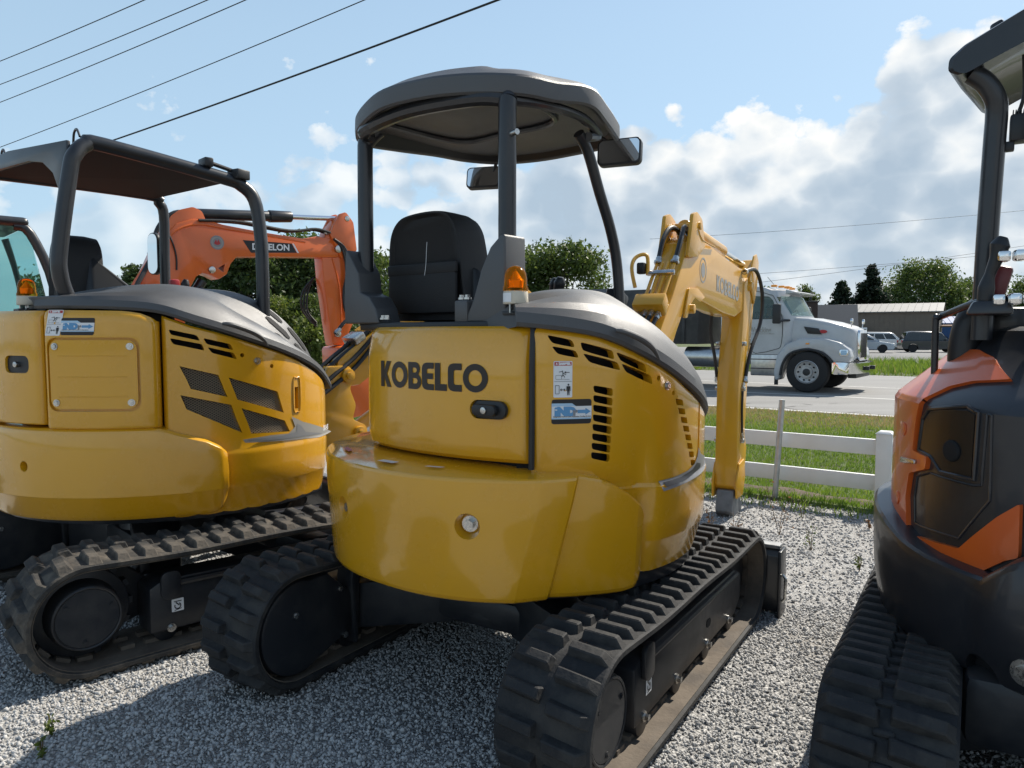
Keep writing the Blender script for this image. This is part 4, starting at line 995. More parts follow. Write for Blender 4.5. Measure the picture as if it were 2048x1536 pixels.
# ================================================================== larger yellow excavator on the left
m2 = thing('mini_excavator', 'larger yellow excavator with bolted hatch and mesh grilles, tubular black canopy frame', 'excavator', (-2.05, 4.5, 0), R(-46))
undercarriage(m2, 0, (.99, -.80), .40, -.80, .95, .272, .262, .115, RUB2, RUB2, None, lugh=.027, lugL=.072)
dozer_blade(m2, 0, 1.0, 1.30, BLK)
b = B(); b.prism([(.90*sin(R(a)), -.90*cos(R(a))) for a in range(-60, 140, 8)]+[(.3, .75), (-.7, .75), (-.85, .2)], 'z', .56, .66, .006); b.done('upper_frame', BLK, m2)
b = B(); b.prism([(.80*sin(R(a)), -.80*cos(R(a))) for a in range(-40, 140, 8)]+[(-.6, .5), (-.75, -.2)], 'z', .64, 1.2, .01)
ZT2i = [(66, 1.600), (75, 1.545), (84, 1.507), (97, 1.442), (106, 1.40), (114, 1.354), (125, 1.28), (135, 1.19), (145, 1.10)]
b.loft(sweep(frange(60, 142, 4), lambda p: [(.3, .8), (.845, .8), (.845, interp(p, ZT2i)-.012), (.3, interp(p, ZT2i)-.012)]))
b.prism([(.86*sin(R(a)), -.86*cos(R(a))) for a in range(-20, 76, 8)]+[(.3, -.1), (-.3, -.2)], 'z', 1.40, 1.60, .01); b.done('inner_housing', DRK, m2)
def cw2(ph):
    zt = interp(ph, [(64, 1.045), (67, 1.035), (70, 1.015), (78.5, .971), (82.4, .934), (84.4, .904), (85.2, .86)])
    zb = interp(ph, [(0, .575), (80, .585), (83, .60), (85.2, .66)]); tk = interp(ph, [(82.5, 0), (84.4, .012), (85.2, .04)])
    P = [(.7, .66), (.80, zb-.004), (.905-tk, zb), (.935-tk, zb+.008), (.952-tk, zb+.03)]
    zm = interp(ph, [(0, .70), (85, .715)])
    for z, d in ((zm-.006, .972), (zm, .976), (.80, .98), (.875, .978)): P.append((d-tk, min(z, zt-.05)))
    P += [(.977-tk, zt-.035), (.972-tk, zt-.014), (.958-tk, zt-.002), (.92-tk, zt+.004), (.7, zt+.01)]
    return P
b = B(); b.loft(sweep(frange(-40, 78, 2.5)+frange(79, 85, .6)+[85.2], cw2)); cwo = b.done('counterweight', Y1, m2, 24)
c_ = B(); c_.cyl(P3(25.9, .854, .92), P3(25.9, .854, 1.0), .016, .03, 20); cut(cwo, c_); hexbolt(cwo, P3(25.9, .854, .925), P3(25.9, 0, 1), .014, .02, BLK)
def panel_sect(r, z0, z1, tks):
    def f(ph):
        t = tks(ph); zt = z1(ph) if callable(z1) else z1
        return [(.90-t, z0), (r-.012-t, z0), (r-.003-t, z0+.006), (r-t, z0+.018), (r-t, z0+.2), (r-t, zt-.06), (r-.001-t, zt-.03), (r-.008-t, zt-.012), (r-.022-t, zt), (.90-t, zt)]
    return f
def ends(a, b_): return lambda ph: max(interp(ph-a, [(0, .025), (.6, .008), (1.2, .002), (2, 0)]), interp(b_-ph, [(0, .025), (.6, .008), (1.2, .002), (2, 0)]))
def esweep(a, b_, st=2.5): return [a, a+.3, a+.6, a+1.2]+frange(a+2, b_-2, st)+[b_-1.2, b_-.6, b_-.3, b_]
b = B(); b.loft(sweep(esweep(-10, 33.4), panel_sect(.975, 1.06, 1.612, ends(-10, 33.4)))); rd = b.done('rear_door', Y1, m2, 30)
def hz(ph): return interp(ph, [(34, 1.615), (58, 1.61), (62, 1.598), (64.5, 1.58), (66, 1.56)])
b = B(); b.loft(sweep(esweep(34.2, 66.4), panel_sect(.976, 1.042, hz, lambda ph: max(interp(ph-34.2, [(0, .025), (.6, .008), (1.2, .002), (2, 0)]), interp(66.4-ph, [(0, .05), (.4, .028), (1.0, .012), (2.4, .003), (4, 0)]))))); hp = b.done('rear_panel', Y1, m2, 30)
def p2(ph, z, o=0): return P3(ph, z, .976+o)
c_ = B(); q = rrect(0, 0, .437, .355, .045)
pts = [(35.8+u/.01703, 1.128+v) for u, v in q]; n = len(pts)
# subdivided cutter for the hatch recess
def cutter(c, pts, r0, r1):
    bm_ = fill2d([[(p, z*50) for p, z in pts]], 3.0)
    r = bmesh.ops.extrude_face_region(bm_, geom=bm_.faces[:])
    for v in [g for g in r['geom'] if isinstance(g, bmesh.types.BMVert)]: v.co.z = 1
    for v in bm_.verts: v.co = P3(v.co.x, v.co.y/50, r1 if v.co.z > .5 else r0)
    bmesh.ops.recalc_face_normals(bm_, faces=bm_.faces); c.merge(bm_)
cutter(c_, pts, .958, 1.02); cut(hp, c_)
q = rrect(0, 0, .412, .33, .042)
hat = plate('hatch_door', fill2d([[(36.55+u/.01703, (1.1405+v)*50) for u, v in q]], 2), lambda u, v, d: P3(u, v/50, .977-d), .02, Y1, m2)
for u, v in ((.03, .03), (.03, .30), (.382, .03), (.382, .30)): hexbolt(hat, P3(36.55+u/.01703, 1.1405+v, .977), P3(36.55+u/.01703, 0, 1), .011, .010)
for z in (1.20, 1.295, 1.395):
    b = B(); b.tube([P3(a, z, .9758) for a in frange(39, 58, 2)], .0035, 6); b.done('hatch_rib', Y1, hat)
danger_sticker(lambda u, v, o=0: p2(35.4+(u+v*.22)/.01703, 1.492+v, o), hp, .078, .122)
indr_sticker(lambda u, v, o=0: p2(40.2+(u+v*.12)/.01703, 1.494+v, o), hp, .160, .082)
c_ = B(); cutter(c_, [(19.4+u/.01703, 1.31+v) for u, v in rrect(0, 0, .168, .085, .03)], .955, 1.0); cut(rd, c_)
lt = plate('door_latch', fill2d([[(19.5+u/.01703, (1.312+v)*50) for u, v in rrect(0, 0, .165, .081, .028)]], 2), lambda u, v, d: P3(u, v/50, .964-d), .012, PLS, rd)
b = B(); b.cyl(P3(24.2, 1.352, .96), P3(24.2, 1.352, .982), .014, n=16, bev=.002); b.done('keyhole', STEEL, lt)
# side cover
ZT2 = [(66, 1.600), (75, 1.545), (84, 1.507), (97, 1.442), (106, 1.40), (114, 1.354), (125, 1.28), (135, 1.19), (145, 1.10)]
def s2r(z): return interp(z, [(.565, .895), (.60, .905), (.70, .926), (.705, .929), (.87, .935), (.89, .935), (.905, .928), (1.0, .93), (1.6, .93)])
def s2p(ph, z, o=0): return P3(ph, z, s2r(z)+o)
def sc2(ph):
    zt = interp(ph, ZT2); tk = interp(ph-67, [(0, .025), (.6, .01), (1.4, .002), (2.5, 0)])+interp(ph, [(130, 0), (145, .05)]); o_ = []
    for z in (.572, .60, .70, .705, .80, .87, .89, .905, .97): o_.append((s2r(z)-tk, z))
    for t in (.25, .5, .75): z = .97+(zt-.03-.97)*t; o_.append((.93-tk, z))
    return o_+[(.93-tk, zt-.03), (.927-tk, zt-.015), (.915-tk, zt-.004), (.885-tk, zt), (.88-tk, .9), (.85-tk, .58)]
b = B(); b.loft(sweep([67, 67.3, 67.6, 68.4, 69.5]+frange(71, 145, 2), sc2)); sd2 = b.done('side_cover', Y1, m2, 24)
c_ = B()
for q in ([(68.9, 1.523), (76.9, 1.493), (77.8, 1.465), (69.6, 1.496)], [(69.2, 1.48), (78.3, 1.449), (79.0, 1.416), (70.1, 1.45)], [(78.6, 1.48), (86.8, 1.448), (87.8, 1.416), (79.6, 1.449)], [(79.8, 1.434), (87.8, 1.402), (88.9, 1.369), (81.1, 1.404)]):
    pts = roundsect([(p*.0162, z) for p, z in q], .01, 2); cutter(c_, [(u/.0162, z) for u, z in pts], .84, 1.0)
GR = ([(71.7, 1.341), (82.8, 1.292), (85.5, 1.178), (74.7, 1.226)], [(86.0, 1.277), (103.2, 1.188), (105.6, 1.07), (88.6, 1.161)], [(71.7, 1.197), (86.6, 1.136), (90.0, .985), (73.3, 1.125)], [(89.9, 1.114), (106.0, 1.026), (108.2, .963), (93.0, .976)])
for q in GR: cutter(c_, q, .84, 1.0)
cutter(c_, [(110.8, 1.205), (112.6, 1.205), (112.6, 1.085), (110.8, 1.085)], .84, 1.0)
for p_, z_ in ((90.5, 1.39), (101, 1.328)): c_.cyl(P3(p_, z_, .86), P3(p_, z_, .96), .011, n=14)
cut(sd2, c_); hexbolt(sd2, P3(95.6, 1.358, .93), P3(95.6, 0, 1), .013, .012)
GRILL = mat('grille_wire', (.26, .21, .15), .5, metal=.2)
for q in GR:
    # expanded-metal mesh clipped to the opening
    Q = [(p*.0162, z) for p, z in q]; b = B()
    def inside(u, z):
        s_ = None
        for i in range(4):
            (x0, y0), (x1, y1) = Q[i], Q[(i+1) % 4]; cx = (x1-x0)*(z-y0)-(y1-y0)*(u-x0)
            if s_ is None: s_ = cx > 0
            elif (cx > 0) != s_: return False
        return True
    us = [p[0] for p in Q]; z_s = [p[1] for p in Q]
    for sg in (-1, 1):
        for k in range(-60, 60):
            seg = []
            for i in range(0, 60):
                u = min(us)+(max(us)-min(us))*i/59; z = (min(z_s)+max(z_s))/2+sg*.62*(u-(min(us)+max(us))/2)+k*.0125
                if inside(u, z): seg.append(P3(u/.0162, z, .919+.002*sg))
                else:
                    if len(seg) > 1: b.tube([seg[0], seg[len(seg)//2], seg[-1]], .0021, 4, caps=False)
                    seg = []
            if len(seg) > 1: b.tube([seg[0], seg[len(seg)//2], seg[-1]], .0021, 4, caps=False)
    stuff(b.done('mesh_grille', GRILL, sd2, smooth=False))
ar = [(90.0, .950), (100, .957), (107.4, .952), (110.5, .985), (108.8, 1.045), (114.6, 1.005), (138.5, .90), (125, .895), (112.5, .910), (90.8, .932)]
decal('side_stripe', fill2d([[(p, z*50) for p, z in ar]], 2), lambda u, v: s2p(u, v/50, .003), GREYLOGO, sd2)
ar = [(91.5, .946), (104, .945), (111, .955), (111.5, 1.0), (113.5, .985), (116, .945), (128, .912), (114, .922), (104, .928), (92, .938)]
decal('side_stripe', fill2d([[(p, z*50) for p, z in ar]], 2), lambda u, v: s2p(u, v/50, .0042), STG, sd2)
decal('model_lettering', text2d('SK45', .042, .0014), lambda u, v: s2p(129+u/.0162, .925+v, .003), STW, sd2)
b = B(); b.tube([P3(110.2, 1.245, .932), P3(110.2, 1.08, .932), P3(111.6, 1.068, .932), P3(113.2, 1.08, .932), P3(113.2, 1.245, .932), P3(111.6, 1.255, .932)], .004, 6, 3, True); b.done('latch_surround', Y1, sd2)
# hood
HP = [30, 42, 54, 66, 76, 86, 96, 106, 116, 126, 138]
HZ = [1.632, 1.632, 1.628, 1.612, 1.562, 1.512, 1.460, 1.408, 1.352, 1.285, 1.175]
HC = [(.36, -.80, 1.66), (.47, -.70, 1.68), (.56, -.56, 1.71), (.63, -.40, 1.735), (.67, -.24, 1.745), (.685, -.08, 1.715), (.69, .06, 1.63), (.69, .22, 1.535), (.68, .38, 1.40), (.66, .50, 1.28), (.6, .62, 1.15)]
HT = [(.28, -.78, 1.66), (.36, -.68, 1.69), (.42, -.54, 1.725), (.46, -.38, 1.75), (.47, -.20, 1.762), (.48, -.02, 1.752), (.51, .14, 1.74), (.52, .30, 1.685), (.525, .45, 1.58), (.515, .58, 1.44), (.48, .68, 1.29)]
sp_, sz_, sc_, st_ = samp(HP), samp(HZ), samp(HC), samp(HT); rings = []
for p, z, c, t in zip(sp_, sz_, sc_, st_):
    p, z = p.x, z.x
    row = [P3(p, z-.012, .88), P3(p, z-.010, .938), P3(p, z+.004, .944), P3(p, z+.035, .936)]; A2 = row[-1]
    for k in (.25, .5, .75): row.append(A2.lerp(c, k)+P3(p, 0, 1)*.03*sin(pi*k)+Vector((0, 0, .014*sin(pi*k))))
    row.append(c)
    for k in (.33, .66): row.append(c.lerp(t, k)+Vector((0, 0, .008)))
    row += [t, t+Vector((-.08, 0, -.012)), t+Vector((-.15, 0, -.06)), Vector((.24, t.y, min(t.z-.15, 1.6)))]
    rings.append(row)
b = B(); b.loft(rings, closed=False, caps=False); V0 = [tuple(p) for p in rings[0]]
b.raw(V0+[(.3, -.7, 1.58)], [tuple(range(len(V0)))]); hood2 = b.done('engine_hood', HOOD, m2, 15)
b = B(); gp = [P3(a, interp(a, list(zip(HP, HZ)))+dz, r_) for a, dz, r_ in ((84, .030, .955), (86, .036, .966), (90, .036, .970), (94, .03, .968), (97, .012, .962), (98.5, -.012, .955))]
b.tube(gp, [.007, .012, .013, .013, .010, .005], 10, 4); b.done('hood_grip', HOOD, hood2)
def hpt(i, k, o=.005):   # on the hood between crease and ridge
    i0 = min(int(i), len(rings)-2); f = i-i0
    def on(r): x = 7+k*3; j = min(int(x), 9); return rings[r][j].lerp(rings[r][j+1], x-j)
    q = on(i0).lerp(on(i0+1), f); return q+Vector((.5, .35, .8)).normalized()*o
for row, (k0, k1) in enumerate(((.92, .74), (.60, .42), (.28, .10))):
    for col in range(2):
        i0 = 34.5+col*6.2+row*1.6
        b = B(); V = [hpt(i0+i/6*5.0, k+(.06 if i in (0, 6) else 0)*(1 if k == k1 else -1)) for i in range(7) for k in (k0, k1)]
        b.raw(V, [(2*i, 2*i+2, 2*i+3, 2*i+1) for i in range(6)]); b.done('hood_vent', DRK, hood2)
# canopy frame
b = B(); b.tube([(.50, -.62, 1.55), (.53, -.69, 1.69), (.548, -.72, 1.80), (.55, -.715, 1.92), (.55, -.66, 2.28), (.548, -.635, 2.37), (.53, -.58, 2.43), (.52, -.50, 2.445), (.50, .10, 2.375), (.50, .22, 2.345), (.51, .29, 2.27), (.53, .31, 2.1), (.55, .31, 1.9), (.55, .31, 1.5)], .037, 16, 4); b.done('canopy_frame', BLK, m2)
b = B(); b.tube([(-.70, -.86, 1.55), (-.74, -.96, 1.9), (-.74, -.92, 2.28), (-.72, -.86, 2.43), (-.69, -.72, 2.445), (-.49, .02, 2.40), (-.49, .10, 2.36), (-.50, .135, 2.28), (-.51, .135, 2.0), (-.51, .135, 1.5)], .032, 16, 4); b.done('canopy_frame', BLK, m2)
b = B(); b.loft([[(.50, -.54, 2.45), (-.69, -.80, 2.45), (-.69, -.80, 2.435), (.50, -.54, 2.435)], [(.49, .16, 2.375), (-.48, .06, 2.39), (-.48, .06, 2.375), (.49, .16, 2.36)]]); b.done('roof_panel', DRK, m2)
b = B(); ap = [(.55, 2.44), (.55, 2.30), (.47, 2.20), (.42, 2.30), (.33, 2.365), (.2, 2.39), (-.2, 2.39), (-.35, 2.36), (-.46, 2.24), (-.53, 2.22), (-.53, 2.44), (0, 2.475)]
b.prism(ap, 'y', -.010, .010, .004); b.xf(Matrix.Translation((-.095, -.78, 0)) @ Matrix.Rotation(R(11.5), 4, 'Z') @ Matrix.Diagonal((1.17, 1, 1, 1)) @ Matrix.Translation((-.01, 0, 0))); b.done('rear_skirt', BLK, m2)
for x, y in ((.46, -.60), (-.28, -.78)):
    b = B(); b.tube([(x-.07, y, 2.46), (x-.05, y, 2.505), (x, y, 2.515), (x+.05, y, 2.47)], .006, 8, 4); b.done('lifting_hook', BLK, m2)
b = B(); b.box((.50, .02, 2.44), (.10, .05, .05), .008); b.box((.51, .2, 2.40), (.09, .09, .055), .008, rz=.3); b.tube([(.5, .02, 2.45), (.5, .12, 2.43), (.51, .2, 2.41)], .012, 8, 2); b.done('work_lamp', PLS, m2)
M_ = Matrix.Translation((-.60, .10, 2.035)) @ Matrix.Rotation(R(16), 4, 'Z')
b = B(); b.prism(rrect(-.058, -.14, .058, .14, .055, 6), 'y', -.012, .02, .006); b.xf(M_); mo = b.done('mirror', PLS, m2)
b = B(); b.prism(rrect(-.05, -.132, .05, .132, .048, 6), 'y', -.0145, -.0125); b.xf(M_); b.done('mirror_glass', MIRR, mo)
b = B(); b.tube([(-.58, .12, 2.08), (-.54, .14, 2.1), (-.51, .135, 2.08)], .010, 8, 3); b.done('mirror_arm', PLS, mo)
# seat, levers
b = B(); out = [(p.x, p.z) for p in cr([(-.54, 0, 1.6), (-.545, 0, 1.8), (-.52, 0, 1.98), (-.45, 0, 2.06), (-.33, 0, 2.075), (-.21, 0, 2.06), (-.13, 0, 1.98), (-.09, 0, 1.8), (-.06, 0, 1.6)], 4)]
rg = []
for d, s_ in ((-.52, .88), (-.54, .95), (-.54, .99), (-.50, 1), (-.42, 1), (-.36, .96), (-.35, .88)): rg.append([(-.31+(x+.31)*s_, d+.03*(z-1.6), 1.6+(z-1.6)*(.5+.5*s_)) for x, z in out])
b.loft(rg); b.done('seat_back', SEAT, m2, 50)
b = B(); b.raw([(-.10, -.50, 1.58), (.05, -.45, 1.58), (.05, .0, 1.58), (-.1, .05, 1.58), (-.16, -.44, 1.98), (-.12, -.40, 1.95), (.0, -.08, 1.64), (-.05, -.05, 1.64)], [(0, 1, 2, 3), (4, 5, 6, 7), (0, 1, 5, 4), (1, 2, 6, 5), (2, 3, 7, 6), (3, 0, 4, 7)], .015); b.done('arm_rest', PLS, m2)
b = B(); b.tube([(.02, .06, 1.6), (.02, .06, 1.74), (.025, .065, 1.80), (.03, .07, 1.83)], [.012, .016, .026, .012], 12, 4); b.done('control_lever', PLS, m2)
b = B(); b.box((-.03, .02, 1.77), (.06, .05, .12), .01); b.done('lever_guard', STR, m2)
beacon(m2, (.24, -.80, 1.645), 1.05)
b = B(); b.box((.24, -.80, 1.62), (.12, .1, .014), .003); b.tube([(.26, -.82, 1.63), (.30, -.84, 1.60), (.36, -.82, 1.625)], .005, 8, 4); b.done('beacon_bracket', PLS, m2)
b = B(); b.box((.0, -.55, 1.60), (.9, .5, .03), .008); b.done('deck', PLS, m2)
# boom foot, swing post, boom and hoses
b = B(); b.prism(roundsect([(.70, .62), (1.06, .62), (1.20, .68), (1.27, .76), (1.25, .85), (1.14, .90), (1.17, 1.0), (1.12, 1.12), (1.17, 1.2), (1.12, 1.28), (.95, 1.28), (.86, 1.0), (.70, .8)], .025), 'x', -.02, .16, .015); sp2 = b.done('swing_post', Y2, m2)
for y_, z_ in ((1.10, 1.21), (1.19, .80)):
    b = B(); b.cyl((.15, y_, z_), (.185, y_, z_), .05, n=24, bev=.006); b.cyl((.18, y_, z_), (.20, y_, z_), .025, n=18, bev=.003); b.done('pivot_pin', Y2, sp2)
b = B(); b.prism([(1.0, 1.12), (1.22, 1.14), (1.6, 1.38), (2.35, 1.78), (2.62, 1.80), (3.1, 1.55), (3.15, 1.65), (3.1, 1.78), (2.7, 2.02), (2.45, 2.06), (2.25, 2.02), (1.5, 1.62), (1.05, 1.32)], 'x', -.02, .13, .01); bo2 = b.done('boom', Y2, m2)
b = B(); b.prism([(3.02, 1.85), (3.0, 1.5), (2.8, .9), (2.75, .3), (2.9, .25), (3.0, .9), (3.25, 1.6), (3.2, 1.85)], 'x', -.03, .14, .01); b.done('arm', Y2, m2)
b = B(); b.cyl((.05, 1.2, .80), (.05, 1.75, 1.12), .05, n=18); b.done('boom_cylinder', Y2, m2)
b = B(); b.cyl((.05, 1.75, 1.12), (.05, 2.4, 1.75), .026, n=14); b.done('cylinder_rod', CHR, m2)
for i, (x, dz) in enumerate(((.14, .0), (.10, .05), (.05, .07), (.0, .05), (.15, -.05))):
    hose(bo2, [(x+.03, .80, 1.08+dz), (x+.02, 1.0, 1.22+dz*1.3), (x, 1.18, 1.34+dz*1.3), (x, 1.42, 1.56+dz), (x, 1.62, 1.70+dz)], .016)
for x in (.03, .07, .11):
    b = B(); b.tube([(x, 1.25, 1.52), (x, 1.6, 1.72), (x, 2.3, 2.08)], .011, 8, 3); b.done('steel_pipe', Y2, bo2)
b = B(); b.box((.06, 1.22, 1.47), (.16, .10, .06), .01, M=Matrix.Rotation(R(30), 4, 'X')); b.done('pipe_clamp', STEEL, bo2)
hose(bo2, [(.15, 1.02, 1.50), (.14, 1.12, 1.60), (.12, 1.3, 1.66), (.1, 1.5, 1.75)], .013)

# ================================================================== orange and black excavator on the right
m3 = thing('mini_excavator', 'orange and black excavator beside the gravel gap, recessed black filler panel on its rear', 'excavator', (2.13, 2.41, 0), R(-32))
undercarriage(m3, 0, (.70, -.70), .35, -.85, .86, .27, .255, .085, RUB, RUB, None, lugL=.062, centre=True)
dozer_blade(m3, 0, .90, 1.12, BLK)
BK3 = mat('charcoal_paint', (.017, .019, .024), .34, coat=.3, col2=(.021, .022, .026), dust=.06)
def r3(z): return interp(z, [(.70, .778), (.9, .778), (1.27, .776), (1.285, .766), (1.45, .58), (1.52, .52)])
def p3p(ph, z, o=0):
    sl = 1.0 if z > 1.28 else 0
    return P3(ph, z+.6*o*sl, r3(z)+o*(.8 if sl else 1))
def up3(ph): return [(.45, .76)]+[(r3(z)-.012, z) for z in (.76, .86, .95, 1.05, 1.15, 1.24, 1.265, 1.285, 1.32, 1.36, 1.40, 1.44)]+[(r3(1.45)-.012, 1.452), (r3(1.49)-.01, 1.49), (r3(1.51)-.01, 1.51), (r3(1.52)-.04, 1.524), (.40, 1.526)]
b = B(); b.loft(sweep(frange(-100, 80, 3), up3)); b3 = b.done('engine_cover', BK3, m3, 24)
og = [(-112, 1.40), (-104, 1.44), (-84.2, 1.442), (-74, 1.445), (-61.5, 1.446), (-51.4, 1.425), (-39.7, 1.364), (-50.1, 1.351), (-55.9, 1.33), (-60.3, 1.285), (-61.9, 1.218), (-63.1, 1.109), (-56.4, 1.10), (-56.9, 1.058), (-64.5, 1.027), (-66.0, .944), (-64.7, .838), (-59.5, .827), (-44.8, .843), (-41.3, .894), (-35.8, .971), (-31.3, 1.022), (-31.1, .867), (-33.9, .848), (-40.5, .779), (-52.8, .771), (-67.2, .773), (-112, .78), (-112, 1.28)]
og = roundsect([(p, z*50) for p, z in og], .5, 2)
bmx = fill2d([og], 1.5)
for zc in (40, 43, 47, 51, 55, 59, 62, 63, 63.5, 64, 64.5, 65.5, 67, 68.5, 70, 71.5): bmesh.ops.bisect_plane(bmx, geom=bmx.verts[:]+bmx.edges[:]+bmx.faces[:], plane_co=(0, zc, 0), plane_no=(0, 1, 0))
orp = plate('orange_panel', bmx, lambda u, v, d: p3p(u, v/50, .004-d), .03, ORG, m3, 30)
def ridge(pts, m, par, r=.005, nm='panel_ridge', closed=True):
    L = []
    for (a, z), (c, w) in zip(pts, pts[1:]+pts[:1] if closed else pts[1:]):
        for k in range(6): t = k/6; L.append(p3p(a+(c-a)*t, z+(w-z)*t, -.011))
    b = B(); b.tube(L, r, 8, 0, closed); return b.done(nm, m, par)
ridge([(-62.0, 1.112), (-60.6, 1.218), (-57.9, 1.256), (-45.5, 1.280), (-42.0, 1.266), (-42.4, 1.062), (-52.6, 1.060), (-56.3, 1.10)], BK3, b3, .007)
ridge([(-62.6, .862), (-63.3, .951), (-62.2, 1.022), (-56.4, 1.048), (-52.6, 1.046), (-42.4, 1.044), (-40.6, 1.05), (-39.9, 1.262), (-38.9, 1.262), (-38.4, 1.01), (-45.9, .869), (-58.9, .861)], BK3, b3, .004)
bmx = fill2d([[(p, z*50) for p, z in [(-61.0, 1.118), (-59.7, 1.213), (-57.2, 1.248), (-45.1, 1.268), (-42.9, 1.258), (-43.1, 1.070), (-52.1, 1.069), (-55.9, 1.107)]]], 1.5)
GLB = mat('gloss_black', (.008, .009, .011), .32, coat=.1)
plate('filler_recess', bmx, lambda u, v, d: p3p(u, v/50, -.0085-d), .02, GLB, b3)
a_ = P3(-43.3, 0, 1); b = B(); b.cyl(P3(-48.9, 1.136, .766), P3(-48.9, 1.136, .776), .036, .032, 28, bev=.004); b.done('filler_cap', DRK, b3)
b = B(); b.raw([p3p(p, z, o) for o in (.004, .016) for p, z in [(-68.5, 1.074), (-60.4, 1.081), (-60.3, 1.068), (-68.3, 1.054)]], [(0, 1, 2, 3), (4, 5, 6, 7), (0, 1, 5, 4), (1, 2, 6, 5), (2, 3, 7, 6), (3, 0, 4, 7)], .003); b.done('panel_latch', STEEL, orp)
for pz, z in ((-69, 1.171), (-72, .92)): b = B(); b.cyl(p3p(pz, z, -.002), p3p(pz, z, .008), .024, n=20, bev=.003); b.done('reflector_disc', ORG, orp)
def cw3(ph):
    zt = interp(ph, [(-90, .90), (-71, .862), (-59, .822), (-50, .806), (-43, .802), (-36.1, .797), (-32.3, .843), (-28.8, .886), (-20, .91), (30, .91)])
    bul = interp(ph, [(-38, 0), (-33, .03), (0, .03)])
    zb = .445
    return [(.5, .56), (.58, zb-.01), (.68, zb), (.755, zb+.015), (.80+bul*.3, zb+.05), (.820+bul*.6, .56), (.831+bul, .64), (.836+bul, .72), (.839+bul*.6, zt-.03), (.836+bul*.3, zt-.010), (.828, zt-.001), (.80, zt+.004), (.5, zt+.01)]
b = B(); b.loft(sweep(frange(-110, 60, 2), cw3)); c3 = b.done('counterweight', BK3, m3, 24)
c_ = B(); c_.cyl(P3(-36.3, .515, .60), P3(-36.3, .505, 1.0), .05, .056, 28); cut(c3, c_)
b = B(); b.cyl(P3(-36.3, .512, .70), P3(-36.3, .511, .775), .045, n=24); b.done('exhaust_outlet', DRK, c3)
hexbolt(c3, P3(-26.6, .574, .852), P3(-26.6, 0, 1), .024, .016)
b = B(); b.prism([(.78*sin(R(a)), -.78*cos(R(a))) for a in range(-110, 120, 10)]+[(.3, .7), (-.6, .7)], 'z', .53, .60, .006); b.done('upper_frame', BLK, m3)
b = B(); b.box((0, .25, 1.2), (1.1, .9, .66), .05); b.done('operator_station', BK3, m3)
b = B(); b.box((-.05, -.25, .40), (.95, .9, .22), .04); b.done('belly_shade_block', FRM, m3)  # added block that darkens the sunlit gap between the tracks
# handrail, levers, post, roof
b = B(); b.tube([(-.645, -.20, 1.30), (-.648, -.20, 1.535), (-.643, -.205, 1.555), (-.62, -.21, 1.566), (-.53, -.36, 1.60), (-.45, -.42, 1.608)], .0115, 12, 4); b.done('handrail', BLK, m3)
for x, z in ((-.465, 1.738), (-.475, 1.606)):
    b = B()
    for k in range(3): b.box((x+k*.042, -.42-.02*k, z), (.034, .05, .034), .008, rz=.2)
    b.done('rail_clamp', CHR, m3)
b = B(); b.tube([(-.385, -.36, 1.52), (-.385, -.36, 1.9), (-.385, -.36, 2.3)], .016, 10); b.done('grab_post', BLK, m3)
b = B(); b.tube([(-.508, -.40, 1.60), (-.505, -.40, 1.645), (-.498, -.40, 1.685), (-.482, -.40, 1.735), (-.474, -.40, 1.775), (-.466, -.40, 1.80)], [.022, .024, .015, .020, .028, .012], 12, 4); b.done('control_lever', PLS, m3)
b = B(); b.box((-.466, -.34, 1.665), (.045, .05, .10), .012, M=Matrix.Rotation(R(14), 4, 'Y')); b.done('lever_guard', mat('maroon_plastic', (.12, .022, .025), .4), m3)
b = B(); b.raw([(-.56, -.44, 1.56), (-.43, -.44, 1.56), (-.43, -.15, 1.56), (-.56, -.15, 1.56), (-.54, -.43, 1.605), (-.44, -.43, 1.605), (-.44, -.18, 1.605), (-.54, -.18, 1.605)], [(0, 1, 2, 3), (4, 5, 6, 7), (0, 1, 5, 4), (1, 2, 6, 5), (2, 3, 7, 6), (3, 0, 4, 7)], .012); b.done('lever_console', BK3, m3)
b = B(); b.tube([(-.555, -.18, 1.32), (-.56, -.18, 1.45), (-.54, -.18, 1.55), (-.49, -.18, 1.60)], .05, 14, 4); b.done('console_bellows', PLS, m3)
b = B(); b.box((-.42, -.1, 1.54), (.16, .2, .1), .02); b.done('console_base', BLK, m3)
b = B(); b.tube([(-.512, -.28, 1.48), (-.508, -.28, 1.8), (-.500, -.285, 2.10), (-.497, -.29, 2.20), (-.502, -.30, 2.25), (-.53, -.31, 2.30), (-.57, -.32, 2.335)], .032, 16, 4); ps = b.done('canopy_post', BLK, m3)
pr = roundsect([(-.634, 2.335), (-.632, 2.375), (-.59, 2.412), (-.43, 2.492), (-.2, 2.55), (.3, 2.55), (.5, 2.47), (.56, 2.38), (.5, 2.36), (.3, 2.44), (-.2, 2.44), (-.40, 2.405), (-.54, 2.345), (-.60, 2.318)], .012)
b = B(); b.loft([[(x*f-g, y, z+dz) for x, z in pr] for y, f, g, dz in ((-.385, .98, 0, .0), (-.375, 1, 0, 0), (-.1, .975, -.01, .02), (.30, .86, 0, .03), (.31, .84, 0, .03))]); rf3 = b.done('canopy_roof', BLK, m3, 25)
b = B(); b.box((-.50, -.30, 2.462), (.04, .05, .05), .01, M=Matrix.Rotation(R(-25), 4, 'Y')); b.done('roof_lug', BLK, rf3)
b = B(); b.box((-.435, -.26, 2.155), (.05, .07, .085), .008); wl3 = b.done('work_lamp', PLS, m3)
for k in range(6): b = B(); b.box((-.452+k*.007, -.26, 2.203), (.003, .06, .014)); b.done('cooling_fin', PLS, wl3)
